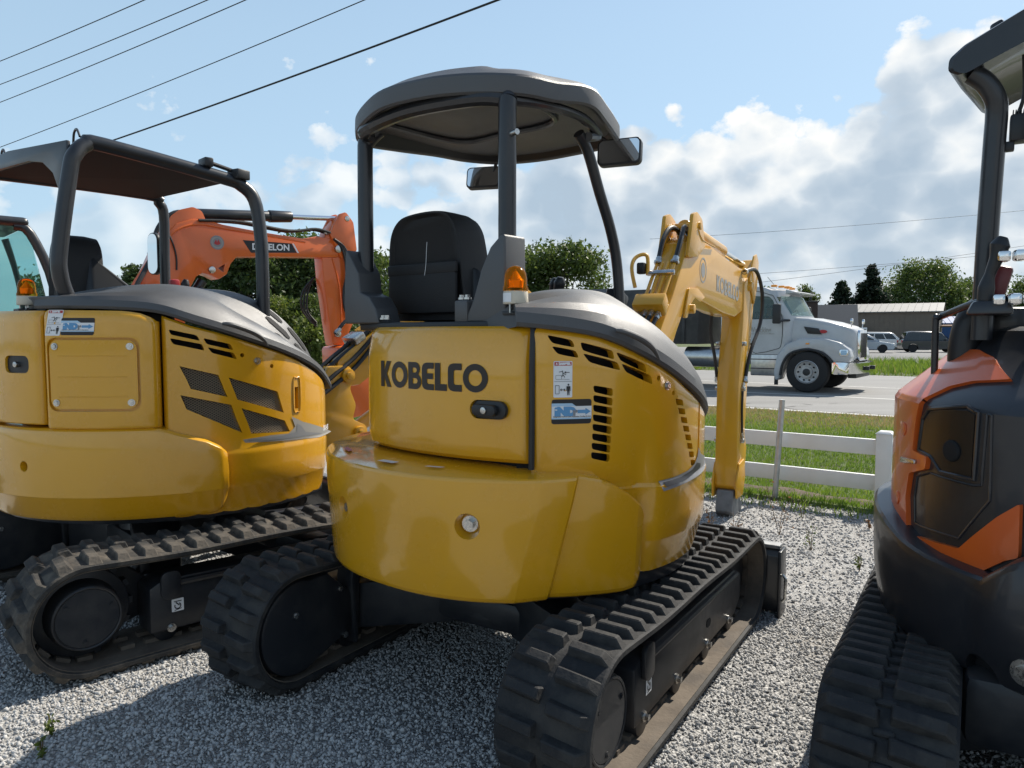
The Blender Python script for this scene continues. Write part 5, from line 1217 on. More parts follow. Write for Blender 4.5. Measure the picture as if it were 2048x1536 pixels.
b = B(); b.tube([(-.44, -.26, 2.2), (-.425, -.27, 2.26), (-.43, -.28, 2.38)], .006, 8, 4); b.done('lamp_cable', HOSE, wl3)
b = B(); b.box((-.46, -.27, 2.10), (.03, .03, .03), .004); b.done('lamp_bracket', PLS, wl3)

# ================================================================== orange excavator with cab, behind the left one
TH4 = 46
m4 = thing('mini_excavator', 'orange red excavator with glazed cab and raised boom lettered DEVELON', 'excavator', (-3.19, 6.8, 0), R(-TH4))
b = B(); b.prism([(-.24, 1.2), (.12, 1.35), (.20, 1.90), (.27, 2.03), (.33, 2.07), (.41, 2.05), (.48, 2.015), (.56, 2.07), (.60, 2.17), (.66, 2.24), (.97, 2.265), (1.56, 2.30), (1.76, 2.31), (1.82, 2.40), (1.76, 2.50), (1.52, 2.515), (1.36, 2.475), (.87, 2.505), (.53, 2.535), (.39, 2.56), (.25, 2.56), (.10, 2.50), (-.06, 2.30), (-.22, 1.95)], 'x', -.10, .10, .012); bm4 = b.done('boom', ORG4, m4)
c_ = B(); c_.prism([(.47, 2.12), (.54, 2.165), (.525, 2.085)], 'x', -.2, .2); cut(bm4, c_)
for sx in (-1, 1):
    b = B(); b.prism(roundsect([(-.02, 2.35), (.06, 2.57), (.14, 2.63), (.26, 2.67), (.34, 2.64), (.38, 2.55), (.2, 2.48)], .02), 'x', sx*.06, sx*.09, .005); b.done('cylinder_bracket', ORG4, bm4)
    b = B(); b.prism(roundsect([(1.66, 2.55), (1.78, 2.77), (1.86, 2.80), (1.95, 2.70), (1.99, 2.4), (1.8, 2.3)], .02), 'x', sx*.08, sx*.115, .005); b.done('arm_bracket', ORG4, bm4)
b = B(); b.tube([(.104, -.05, 2.28), (.104, .10, 2.44), (.104, .30, 2.515), (.104, .56, 2.50), (.104, 1.38, 2.44)], .010, 8, 3); b.done('boom_seam', ORG4, bm4)
b = B(); b.prism([(1.57, 2.45), (1.60, 2.03), (1.67, 1.54), (1.70, 1.38), (1.83, 1.38), (1.90, 1.52), (1.98, 1.68), (1.99, 2.25), (1.95, 2.66), (1.87, 2.78), (1.79, 2.76), (1.68, 2.6)], 'x', -.085, .085, .012); ar4 = b.done('arm', ORG4, m4)
b = B(); b.tube([(.09, 1.70, 2.3), (.09, 1.78, 2.0), (.09, 1.80, 1.6)], .008, 8, 3); b.done('arm_seam', ORG4, ar4)
for y_, z_, r_ in ((1.74, 1.50, .035), (.41, 2.10, .032), (1.87, 2.73, .03), (1.76, 2.4, .04)):
    b = B(); b.cyl((.085, y_, z_), (.125, y_, z_), r_, n=20, bev=.004); b.done('pivot_pin', STEEL, bm4)
b = B(); b.cyl((0, .26, 2.615), (0, 1.06, 2.68), .052, n=22, bev=.006); b.cyl((0, 1.04, 2.678), (0, 1.28, 2.698), .062, .056, 22, bev=.006); b.done('arm_cylinder', BLK, m4)
b = B(); b.cyl((0, 1.28, 2.698), (0, 1.86, 2.74), .026, n=14); b.done('cylinder_rod', CHR, m4)
b = B(); b.cyl((.0, .08, 1.55), (.0, .36, 2.0), .045, n=18); b.cyl((.07, .1, 1.55), (.07, .33, 1.93), .03, n=14); b.done('boom_cylinder', BLK, m4)
lb = [(.72, 2.405), (1.23, 2.415), (1.285, 2.325), (.80, 2.29)]
decal('boom_label', fill2d([lb]), lambda u, v: Vector((.1025, u, v)), STBK, bm4)
decal('boom_label', fill2d([[(1.235, 2.415), (1.255, 2.415), (1.31, 2.325), (1.29, 2.325)]]), lambda u, v: Vector((.1025, u, v)), STW, bm4)
tw = text2d('DEVELON', .085, .0028); xs_ = [v.co.x for v in tw.verts]; wd = max(xs_)-min(xs_)
decal('boom_lettering', tw, lambda u, v: Vector((.104, .81+u/wd*.39, 2.322+v+.02*u/wd)), STW, bm4)
decal('dealer_emblem', fill2d([arc(0, 0, .066, 0, 350, 28)]), lambda u, v: Vector((.1025, .47+u, 2.36+v)), STG, bm4)
decal('dealer_emblem', fill2d([arc(0, 0, .056, 0, 350, 28), arc(0, 0, .042, 0, 350, 24)]), lambda u, v: Vector((.1035, .47+u, 2.36+v)), GREYLOGO, bm4)
decal('dealer_emblem', fill2d([[(-.03, -.01), (-.01, .03), (0, .0), (.012, .032), (.032, -.008), (.01, -.022), (-.012, -.022)]]), lambda u, v: Vector((.1035, .47+u, 2.36+v)), STR, bm4)
decal('warning_label', fill2d([rrect(1.885, 1.91, 1.955, 2.08, .006)]), lambda u, v: Vector((.0865, u, v)), STY, ar4)
decal('warning_mark', fill2d([[(1.897, 2.02), (1.943, 2.02), (1.92, 2.062)], [(1.91, 2.028), (1.932, 2.028), (1.92, 2.048)]]), lambda u, v: Vector((.0875, u, v)), STBK, ar4)
decal('warning_mark', fill2d([[(1.90, 1.925), (1.912, 1.925), (1.912, 1.955), (1.94, 1.955), (1.94, 1.967), (1.90, 1.967)]]), lambda u, v: Vector((.0875, u, v)), STBK, ar4)
for k, x in enumerate((.03, .07, .11)):
    hose(m4, [(x, .30, 2.55), (x, .7, 2.575), (x, 1.2, 2.54), (x, 1.5, 2.585), (x+.02, 1.66, 2.56)], .014, fit=(k == 1))
    hose(m4, [(.10+x*.3, 1.70, 2.5), (.13, 1.80+.02*k, 2.40), (.135, 1.84+.02*k, 2.15), (.135, 1.80+.02*k, 1.95), (.135, 1.82+.02*k, 1.75), (.12, 1.95, 1.62+.02*k)], .012, fit=False)
    hose(m4, [(-.13, 1.60, 2.1), (-.15, 1.48+.03*k, 1.95), (-.15, 1.47+.03*k, 1.75), (-.12, 1.62, 1.58+.02*k)], .011, fit=False)
hose(m4, [(.08, -.12, 2.2), (.08, -.05, 2.45), (.07, .1, 2.60), (.05, .3, 2.62)], .02)
hose(m4, [(.11, .02, 2.42), (.115, .06, 2.32), (.11, .09, 2.2), (.11, .09, 2.08)], .008, fit=False)
b = B(); b.prism(roundsect([(1.70, 1.36), (1.84, 1.38), (2.10, 1.26), (2.24, .95), (2.10, .62), (1.80, .58), (1.72, .9)], .04), 'x', -.17, .17, .02); bk4 = b.done('bucket', ORG4, m4)
b = B(); b.cyl((.15, 1.98, 1.12), (.22, 1.98, 1.12), .07, n=20, bev=.01); b.cyl((.215, 1.98, 1.12), (.235, 1.98, 1.12), .03, n=14); b.done('bucket_pin', BLK, bk4)
# upper body, cab and undercarriage
b = B(); b.prism([(-1.45, -2.6), (-.2, -2.7), (.62, -2.2), (.75, -1.2), (.6, -.2), (.25, -.1), (.2, .1), (-.2, .1), (-.3, -.2), (-1.45, -.2)], 'z', .65, 1.35, .06); b.done('upper_body', ORG4, m4)
for i in range(5):
    b = B(); b.tube([(.10+.035*i, -.75, 1.35), (.09+.03*i, -.45, 1.62), (.06+.02*i, -.25, 1.95), (.05, -.12, 2.15)], .022, 8, 3); b.done('boom_hose', ORG4 if i < 4 else HOSE, m4)
CX0, CX1, CY0, CY1 = -1.30, -.42, -2.15, -.85
def cabpost(pts, r=.04): b = B(); b.tube(pts, r, 12, 4); b.done('cab_pillar', BLK, m4)
cabpost([(CX1, CY0, 1.2), (CX1, CY0, 2.25), (CX1-.02, CY0+.06, 2.40), (CX1-.02, CY0+.2, 2.44)])
cabpost([(CX1, CY1+.1, 1.2), (CX1, CY1+.08, 1.9), (CX1-.01, CY1-.08, 2.36), (CX1-.02, CY1-.2, 2.42)])
cabpost([(CX0, CY0, 1.2), (CX0, CY0, 2.25), (CX0, CY0+.1, 2.42)]); cabpost([(CX0, CY1+.1, 1.2), (CX0, CY1, 2.0), (CX0, CY1-.1, 2.40)])
b = B(); b.box(((CX0+CX1)/2, (CY0+CY1)/2-.05, 2.455), (.94, 1.22, .085), .04, seg=3); b.done('cab_roof', BLK, m4)
b = B(); b.box(((CX0+CX1)/2, (CY0+CY1)/2, 1.30), (.92, 1.32, .18), .03); b.done('cab_base', BLK, m4)
for v in ([(CX1, CY0, 1.36), (CX1, CY1+.08, 1.36), (CX1-.01, CY1-.1, 2.42), (CX1, CY0, 2.42)], [(CX0, CY0, 1.36), (CX1, CY0, 1.36), (CX1, CY0, 2.42), (CX0, CY0, 2.42)], [(CX0, CY0, 1.36), (CX0, CY1+.08, 1.36), (CX0, CY1-.1, 2.42), (CX0, CY0, 2.42)], [(CX0, CY1+.1, 1.36), (CX1, CY1+.1, 1.36), (CX1, CY1-.1, 2.42), (CX0, CY1-.1, 2.42)]):
    b = B(); b.raw(v, [(0, 1, 2, 3)]); o = b.done('cab_window', GLS, m4)
b = B(); b.box((-.88, -1.70, 1.75), (.44, .14, .62), .06, seg=3); b.box((-.88, -1.45, 1.5), (.46, .5, .14), .05, seg=3); b.done('cab_seat', mat('grey_fabric', (.10, .105, .105), .8), m4)
b = B(); b.tube([(-.50, -1.8, 1.5), (-.52, -1.7, 1.9), (-.56, -1.6, 1.95), (-.58, -1.45, 1.6)], .018, 8, 4); b.done('cab_handrail', BLK, m4)
b = B(); b.box((-.36, -.70, 2.18), (.03, .10, .20), .012); b.tube([(-.36, -.70, 2.1), (-.38, -.74, 2.05), (-.42, -.80, 2.08)], .012, 8, 3); b.done('cab_mirror', PLS, m4)
undercarriage(m4, 0, (.8, -1.1), .40, -2.2, .0, .29, .28, .13, RUB2, RUB2, None)

# ================================================================== white rail fence and posts
FZ = Matrix.Rotation(math.atan2(TR.y, TR.x), 4, 'Z')
fence = thing('rail_fence', 'white vinyl two rail fence between the gravel lot and the grass verge', 'fence', tuple(pq(6.95, -1.17, 0)), math.atan2(TR.y, TR.x))
for i in range(-5, 3):
    x = i*2.42
    b = B(); b.box((x, 0, .26), (.125, .125, .78), .004); b.raw([(x-.072, -.072, .65), (x+.072, -.072, .65), (x+.072, .072, .65), (x-.072, .072, .65), (x-.045, -.045, .672), (x+.045, -.045, .672), (x+.045, .045, .672), (x-.045, .045, .672)], [(0, 1, 2, 3), (4, 5, 6, 7), (0, 1, 5, 4), (1, 2, 6, 5), (2, 3, 7, 6), (3, 0, 4, 7)], .003)
    b.done('fence_post', WHT, fence)
    if i < 2:
        for z in (.525, .215):
            b = B(); b.box((x+1.21, 0, z-.002*i), (2.32, .04, .135), .004); b.done('fence_rail', WHT, fence)
b = B(); b.tube([tuple(pq(6.80, -2.045, -.05)), tuple(pq(6.82, -2.005, .905))], .026, 18); b.tube([tuple(pq(6.80, -2.046, -.02)), tuple(pq(6.82, -2.005, .908))], .019, 12)
tag(b.done('steel_post', GALV), 'leaning grey steel pipe post standing just in front of the white fence', 'post')

# ================================================================== dump truck on the road
TW = mat('white_truck_paint', (.47, .48, .49), .3, coat=.4, col2=(.42, .43, .44), vscale=3, dust=.15, dustcol=(.45, .43, .40))
TBK = mat('truck_black', (.02, .021, .023), .45, dust=.2, dustcol=(.12, .11, .1))
BRSH = mat('brushed_aluminium', (.55, .55, .54), .3, metal=1, col2=(.45, .45, .45), vscale=12)
RIM = mat('dull_alloy', (.42, .42, .42), .45, metal=.7, dust=.3)
AMBP = mat('amber_lens', (.85, .32, .03), .25)
tk = thing('dump_truck', 'white conventional dump truck driving along the road with dark tipping body', 'truck', (8.13, 19.58, .02), R(-126.5))
def wheel(root, x, y, r, w, sg, name='wheel'):
    b = B(); b.lathe([(r*.56, -w/2), (r*.80, -w/2), (r*.93, -w*.46), (r*.985, -w*.36), (r, -w*.2), (r, w*.2), (r*.985, w*.36), (r*.93, w*.46), (r*.80, w/2), (r*.56, w/2), (r*.55, 0)], (x, y, r), 36, 'x')
    o = b.done(name, TYRE, root); xo = x+sg*w*.44
    b = B(); b.lathe([(r*.57, -.02), (r*.57, .02), (r*.54, .03), (r*.50, .0), (r*.28, -.03), (r*.27, .03)], (0, 0, 0), 28, 'x')
    b.xf(Matrix.Translation((xo, y, r)) @ Matrix.Diagonal((sg, 1, 1, 1))); rm = b.done('rim', RIM, o)
    for k in range(10):
        a = 2*pi*k/10; b = B(); b.cyl((xo-sg*.03, y+r*.40*cos(a), r+r*.40*sin(a)), (xo+sg*.008, y+r*.40*cos(a), r+r*.40*sin(a)), r*.045, n=8); b.done('hand_hole', DRK, rm)
    b = B(); b.cyl((xo-sg*.03, y, r), (xo+sg*.05, y, r), r*.19, r*.17, 20, bev=.01); b.done('hub', TBK, rm)
    return o
wheel(tk, 1.05, 0, .52, .30, 1); wheel(tk, -1.05, 0, .52, .30, -1)
for y in (-5.0, -6.35):
    for sg in (-1, 1): wheel(tk, sg*.98, y, .52, .5, sg)
b = B(); b.box((0, -3.4, .78), (.9, 8.6, .25), .02); b.done('chassis', TBK, tk)
def hsect(y, hw, z0, z1, r=.14): return [(x, y, z) for x, z in roundsect([(-hw, z0), (hw, z0), (hw*1.02, (z0+z1)/2, .0), (hw*.96, z1-.06), (-hw*.96, z1-.06), (-hw*1.02, (z0+z1)/2, .0)], r, 4)]
b = B(); b.loft([hsect(-.55, .92, .95, 1.99), hsect(-.1, .90, .95, 1.955), hsect(.40, .84, .9, 1.855), hsect(.78, .74, .84, 1.745), hsect(.95, .66, .82, 1.67), hsect(1.0, .60, .86, 1.61)]); hoodt = b.done('hood', TW, tk, 40)
for sg in (-1, 1):
    fp = [(-.80, .28), (-.70, .30), (-.64, .52), (-.55, .82), (-.36, 1.02), (0, 1.11), (.36, 1.03), (.56, .86), (.62, .76), (.98, .77), (1.02, .9), (.98, 1.10), (.76, 1.27), (.4, 1.37), (-.2, 1.37), (-.55, 1.22), (-.76, .92), (-.84, .5)]
    b = B(); b.prism(fp, 'x', sg*.62, sg*1.17, .05, 3); b.done('fender', TW, tk, 40)
    lip = [(-.66, .42), (-.60, .72), (-.42, .98), (0, 1.09), (.40, .98), (.60, .76)]
    b = B(); b.tube([(sg*1.165, y, z) for y, z in lip], .035, 8, 5); b.done('fender_lip', TBK, tk)
    b = B(); b.prism(rrect(.76, .94, .96, 1.10, .04), 'x', sg*1.10, sg*1.19, .02); hl = b.done('headlight', CHR, tk)
    b = B(); b.prism(rrect(.79, .965, .93, 1.075, .03), 'x', sg*1.185, sg*1.20, .004); b.done('headlight_lens', STLB, hl)
    b = B(); b.box((sg*1.175, 0, 1.235), (.02, .09, .035), .006); b.done('marker_lamp', AMBP, tk)
    b = B(); b.prism([(-.17, 1.67), (.19, 1.62), (.27, 1.47), (-.07, 1.49)], 'x', sg*.90, sg*.935, .006); b.done('hood_vent', TBK, hoodt)
    b = B(); b.lathe([(.001, 0), (.06, 0), (.06, .01), (.001, .012)], (0, 0, 0), 20, 'x'); b.xf(Matrix.Translation((sg*.915, .30, 1.54)) @ Matrix.Diagonal((sg, 1.7, .75, 1))); b.done('side_badge', STR, hoodt)
    b = B(); b.box((sg*1.40, -.71, 1.99), (.12, .20, .50), .03); mr_ = b.done('side_mirror', TBK, tk)
    b = B(); b.tube([(sg*1.38, -.66, 1.8), (sg*1.2, -.58, 1.83), (sg*1.02, -.5, 1.83)], .03, 8); b.done('mirror_arm', TBK, mr_)
    b = B(); b.box((sg*.95, -1.10, .72), (.30, .72, .66), .03); tkn = b.done('step_box', BRSH, tk)
    for z in (.58, .82, .95): b = B(); b.box((sg*1.105, -1.10, z), (.012, .70, .025), .003); b.done('step_edge', TBK, tkn)
    b = B(); b.box((sg*1.02, -.80, .30), (.02, .10, .28), .004); b.done('mud_flap', TBK, tk)
    b = B(); b.cyl((sg*.9, -3.3, .85), (sg*.9, -2.2, .85), .28, n=28, bev=.02); b.done('fuel_tank', BRSH, tk)
    b = B(); b.cyl((sg*.95, -2.28, 1.0), (sg*.95, -2.28, 2.9), .07, n=16); b.done('exhaust_stack', BRSH, tk)
    b = B(); b.tube([(sg*.62, .90, 1.66), (sg*.66, .91, 1.76)], .012, 6); b.lathe([(.001, -.03), (.06, -.02), (.065, .02), (.06, .03), (.001, .035)], (sg*.68, .91, 1.80), 14, 'y'); b.done('fender_mirror', CHR, tk)
b = B(); b.prism(rrect(-.44, .80, .44, 1.58, .1), 'y', .98, 1.07, .02); gr = b.done('grille', CHR, tk)
for k in range(9): b = B(); b.box((-.32+k*.08, 1.072, 1.19), (.03, .01, .62), .002); b.done('grille_bar', TBK, gr)
b = B(); b.loft([[(x, y, z) for y, z in ((a, .48), (a+.1, .50), (a+.1, .76), (a, .78), (a-.06, .76), (a-.06, .5))] for x, a in ((-1.2, .66), (-1.18, .88), (-.95, 1.04), (0, 1.12), (.95, 1.04), (1.18, .88), (1.2, .66))]); b.done('bumper', CHR, tk, 40)
b = B(); b.box((0, .98, .44), (1.6, .2, .12), .02); b.box((.35, 1.24, .62), (.08, .1, .1), .01); b.box((-.35, 1.24, .62), (.08, .1, .1), .01); b.done('tow_hook', TBK, tk)
CS = []
for x, yb in ((-1.12, -.62), (-1.08, -.56), (-.95, -.46), (-.5, -.28), (0, -.2), (.5, -.28), (.95, -.46), (1.08, -.56), (1.12, -.62)):
    e_ = 1 if abs(x) < 1.1 else 0
    CS.append([(x, y, z) for y, z in ((yb+.02, .95), (yb, 1.92), (yb-.34, 2.46+.02*e_), (yb-.40, 2.58+.03*e_), (-1.2, 2.66+.05*e_), (-1.9, 2.64+.05*e_), (-1.98, 2.5), (-1.98, .95))])
b = B(); b.loft(CS); cab = b.done('cab', TW, tk, 35)
c_ = B(); c_.box((0, -1.32, 1.75), (2.06, 1.14, 1.38)); cut(cab, c_)
c_ = B(); c_.prism(roundsect([(-1.46, 1.86), (-.72, 1.86), (-.90, 2.36), (-1.0, 2.45), (-1.46, 2.47)], .05), 'x', -1.5, 1.5); cut(cab, c_)
c_ = B(); c_.prism([(-.85, 1.98), (.85, 1.98), (.80, 2.44), (-.80, 2.44)], 'y', -1.0, .4); cut(cab, c_)
b = B(); b.loft([[(x, yb-.01, 1.95), (x, yb-.31, 2.46)] for x, yb in ((-.95, -.46), (-.5, -.28), (0, -.2), (.5, -.28), (.95, -.46))], closed=False, caps=False); b.done('windscreen', WSH, tk)
b = B(); b.prism([(-.62, 2.50), (-.40, 2.53), (-.38, 2.56), (-.62, 2.62)], 'x', -1.0, 1.0, .01); b.done('sun_visor', TW, tk)
for sg in (-1, 1):
    b = B(); b.raw([(sg*1.085, y, z) for y, z in ((-1.46, 1.86), (-.72, 1.86), (-.90, 2.36), (-1.0, 2.45), (-1.46, 2.47))], [(0, 1, 2, 3, 4)]); b.done('side_window', WSH, tk)
    b = B(); b.tube([(sg*1.122, y, z) for y, z in ((-.66, 1.92), (-.66, 1.25), (-.82, 1.08), (-1.52, 1.08), (-1.52, 2.50), (-.98, 2.49), (-.86, 2.40))], .008, 6, 3, True); dr_ = b.done('door_seam', TBK, cab)
    b = B(); b.box((sg*1.13, -1.42, 1.22), (.02, .14, .05), .01); b.done('door_handle', TBK, cab)
tw = text2d('Wrecking', .2, .004); xs_ = [v.co.x for v in tw.verts]
decal('door_lettering', tw, lambda u, v: Vector((1.124, -1.50+u*.72, 1.52+v)), GREYLOGO, cab)
decal('door_lettering', fill2d([[(-1.45, 1.49), (-.84, 1.49), (-.84, 1.475), (-1.45, 1.475)]]), lambda u, v: Vector((1.124, u, v)), GREYLOGO, cab)
for x in (-.8, -.35, 0, .35, .8):
    b = B(); b.box((x, -1.0+.12*(1-abs(x)), 2.735), (.10, .16, .06), .025); b.done('roof_lamp', AMBP, cab)
b = B(); b.cyl((.5, -1.0, 2.7), (.5, -1.25, 3.0), .006, n=6); b.done('antenna', TBK, cab)
b = B(); b.box((-.5, -1.72, 1.75), (.5, .14, .7), .04); b.box((-.5, -1.45, 1.42), (.5, .5, .14), .04); b.done('cab_seat', TBK, tk)
b = B(); b.tube([(-.5+.2*cos(a), -.98+.06*sin(a), 1.83+.19*sin(a)) for a in [2*pi*i/20 for i in range(20)]], .014, 8, 0, True); b.done('steering_wheel', TBK, tk)
DB = mat('dump_body_grey', (.030, .032, .035), .5, col2=(.05, .05, .05), vscale=3, dust=.3, dustcol=(.16, .15, .14))
b = B(); b.prism([(-2.9, 1.2), (-8.2, 1.2), (-8.5, 2.75), (-3.0, 2.75), (-2.75, 2.85), (-2.3, 2.85), (-2.3, 2.8), (-2.85, 2.6)], 'x', -1.2, 1.2, .03); db = b.done('dump_body', DB, tk)
for k in range(6):
    for sg in (-1, 1): b = B(); b.box((sg*1.22, -3.3-k*.95, 1.95), (.08, .1, 1.45), .02); b.done('body_rib', DB, db)
# the driver
def person_bust():
    me = bpy.data.meshes.new('person'); V = [(0, 0, 0), (0, .0, .28), (0, .01, .46), (0, .02, .56), (0, .035, .66), (0, .03, .75), (-.17, 0, .43), (-.22, .12, .22), (-.14, .34, .26), (.17, 0, .43), (.22, .12, .22), (.14, .34, .26)]
    E_ = [(0, 1), (1, 2), (2, 3), (3, 4), (4, 5), (2, 6), (6, 7), (7, 8), (2, 9), (9, 10), (10, 11)]
    me.from_pydata(V, E_, []); o = bpy.data.objects.new('person', me); C.objects.link(o)
    o.modifiers.new('s', 'SKIN'); o.modifiers.new('d', 'SUBSURF').levels = 2
    for v, r in zip(me.skin_vertices[0].data, (.17, .17, .14, .055, .095, .075, .07, .05, .035, .07, .05, .035)): v.radius = (r, r*.85)
    me.skin_vertices[0].data[0].use_root = True
    bpy.context.view_layer.update(); dg = bpy.context.evaluated_depsgraph_get(); nm = bpy.data.meshes.new_from_object(o.evaluated_get(dg))
    bpy.data.objects.remove(o); nm.name = 'person'
    o = bpy.data.objects.new('person', nm); C.objects.link(o)
    skin = mat('skin', (.40, .21, .15), .6); shirt = mat('red_shirt', (.22, .05, .045), .8); nm.materials.append(skin); nm.materials.append(shirt)
    for p in nm.polygons: p.use_smooth = True; p.material_index = 1 if (p.center.z < .49 and p.center.y < .22) else 0
    b = B(); b.lathe([(.105, 0), (.104, .03), (.09, .075), (.05, .105), (.002, .115)], (0, .03, .70), 18); b.prism(arc(0, .10, .09, 0, 180, 8), 'z', .70, .712, .003); b.done('cap', mat('dark_cap', (.02, .02, .025), .8), o)
    for sx in (-1, 1):
        b = B(); b.lathe([(.001, 0), (.012, .004), (.001, .01)], (sx*.035, .118, .665), 8, 'y'); b.done('eye', STBK, o)
    b = B(); b.raw([(-.014, .115, .62), (.014, .115, .62), (0, .142, .625), (0, .115, .665)], [(0, 1, 2), (0, 2, 3), (1, 3, 2), (0, 3, 1)], .003); b.done('nose', skin, o)
    return o
dp = person_bust()
dp.matrix_world = tk.matrix_basis @ Matrix.Translation((-.5, -1.48, 1.50))
tag(dp, 'driver in a dark cap and reddish shirt seated at the truck wheel', 'person')

# ================================================================== parked cars
def car(label, loc, az, col, L=4.5, Wd=1.8, Hh=1.66, suv=True, group=None):
    o = thing('parked_car', label, 'car', loc, R(-az), group)
    pm = mat('car_paint', col, .25, coat=.6, rvar=.03)
    h = L/2; bz = .28
    if suv: low = [(-h, .55), (-h+.05, .95), (-h+.3, 1.0), (h-1.25, 1.02), (h-.3, .88), (h-.03, .70), (h, .45)]; cabp = [(-h+.12, .98), (-h+.45, Hh-.06), (-h+.8, Hh), (.35, Hh-.02), (.65, Hh-.12), (h-1.05, 1.0)]
    else: low = [(-h, .55), (-h+.06, .90), (-h+.5, .94), (h-1.3, .94), (h-.3, .78), (h-.03, .62), (h, .42)]; cabp = [(-h+.55, .92), (-h+1.15, Hh-.05), (-.2, Hh), (.25, Hh-.06), (h-1.1, .92)]
    rings = []
    for x, s_ in ((-Wd/2, .90), (-Wd/2+.03, .97), (-Wd/2+.12, 1), (0, 1.02), (Wd/2-.12, 1), (Wd/2-.03, .97), (Wd/2, .90)):
        k = 1 if abs(x) < Wd/2-.05 else 0
        rings.append([(x, y, bz+(z-bz)*s_) for y, z in low+[(h-.1, bz), (-h+.1, bz)]])
    b = B(); b.loft(rings); bd = b.done('body', pm, o, 40)
    c_ = B()
    for y in (-h+.85, h-.88): c_.cyl((-Wd, y, .33), (Wd, y, .33), .38, n=24)
    cut(bd, c_)
    rings = [[(x*Wd/2, y, .95+(z-.95)*zs) for y, z in cabp] for x, zs in ((-.92, .0), (-.78, .93), (-.70, 1), (0, 1.02), (.70, 1), (.78, .93), (.92, .0))]
    b = B(); b.loft(rings); b.done('cabin', pm, o, 40)
    def lerp2(p, q, t): return (p[0]+(q[0]-p[0])*t, p[1]+(q[1]-p[1])*t)
    for sg in (-1, 1):
        def sp(y, z): f = (z-.95)/(Hh*.93+.066-.95); x = (.92-.14*min(max(f, 0), 1))*Wd/2+.012; return (sg*x, y, z)
        yb0, yb1 = cabp[0][0]+.28, cabp[-1][0]-.30; yt0, yt1 = cabp[1][0]+.18, cabp[-2][0]-.15; zt = Hh-.17
        for a, c in ((0, .32), (.35, .66), (.69, 1)):
            q0, q1 = yb0+(yb1-yb0)*a, yb0+(yb1-yb0)*c; r0, r1 = yt0+(yt1-yt0)*a, yt0+(yt1-yt0)*c
            b = B(); b.raw([sp(q0, 1.02), sp(q1, 1.02), sp(r1, zt), sp(r0, zt)], [(0, 1, 2, 3)]); b.done('side_window', DGL, o)
        for y in (-h+.85, h-.88):
            b = B(); b.lathe([(.22, -.1), (.31, -.1), (.33, -.07), (.33, .07), (.31, .1), (.22, .1)], (sg*(Wd/2-.12), y, .33), 26, 'x'); w_ = b.done('wheel', TYRE, o)
            b = B(); b.lathe([(.22, 0), (.225, .03), (.19, .02), (.06, .0), (.05, .03), (.001, .035)], (0, 0, 0), 20, 'x'); b.xf(Matrix.Translation((sg*(Wd/2-.06), y, .33)) @ Matrix.Diagonal((sg, 1, 1, 1))); b.done('rim', RIM, w_)
        b = B(); b.box((sg*Wd*.38, h-.13, .70), (.32, .16, .12), .03); b.done('headlight', STW, o)
        b = B(); b.box((sg*Wd*.40, -h+.04, .88), (.22, .08, .2), .02); b.done('tail_light', STR, o)
        b = B(); b.box((sg*(Wd/2+.06), cabp[-1][0]-.35, 1.05), (.16, .1, .12), .03); b.done('door_mirror', pm, o)
    p0, p1 = cabp[-2], cabp[-1]; a, c = lerp2(p0, p1, .12), lerp2(p0, p1, .92); n_v = .015
    b = B(); b.raw([(-.60*Wd/2, a[0]+n_v, a[1]+.03), (.60*Wd/2, a[0]+n_v, a[1]+.03), (.80*Wd/2, c[0]+n_v, c[1]+.03), (-.80*Wd/2, c[0]+n_v, c[1]+.03)], [(0, 1, 2, 3)]); b.done('windscreen', mat('car_glass', (.20, .25, .27), .03, spec=.9), o)
    a, c = lerp2(cabp[1], cabp[0], .1), lerp2(cabp[1], cabp[0], .85)
    b = B(); b.raw([(-.60*Wd/2, a[0]-n_v, a[1]+.02), (.60*Wd/2, a[0]-n_v, a[1]+.02), (.78*Wd/2, c[0]-n_v, c[1]+.02), (-.78*Wd/2, c[0]-n_v, c[1]+.02)], [(0, 1, 2, 3)]); b.done('rear_window', DGL, o)
    b = B(); b.box((0, h-.02, .5), (Wd*.7, .06, .2), .02); b.done('front_bumper', TBK, o)
    return o
car('silver blue hatchback parked beyond the median, just ahead of the truck', (28.6, 60.0, 0), 118, (.42, .47, .52), 4.3, 1.78, 1.5, False)
car('white sport utility car parked near the grey metal building', (35.2, 70, 0), 112, (.66, .66, .65), 4.6, 1.85, 1.68)
car('dark grey sport utility car parked beyond the median', (34.4, 61.0, 0), 105, (.022, .026, .032), 4.6, 1.85, 1.72)
car('dark car parked in front of the green thicket behind the left excavators', (-16.5, 66.0, 0), 100, (.012, .013, .015), 4.8, 1.9, 1.75)

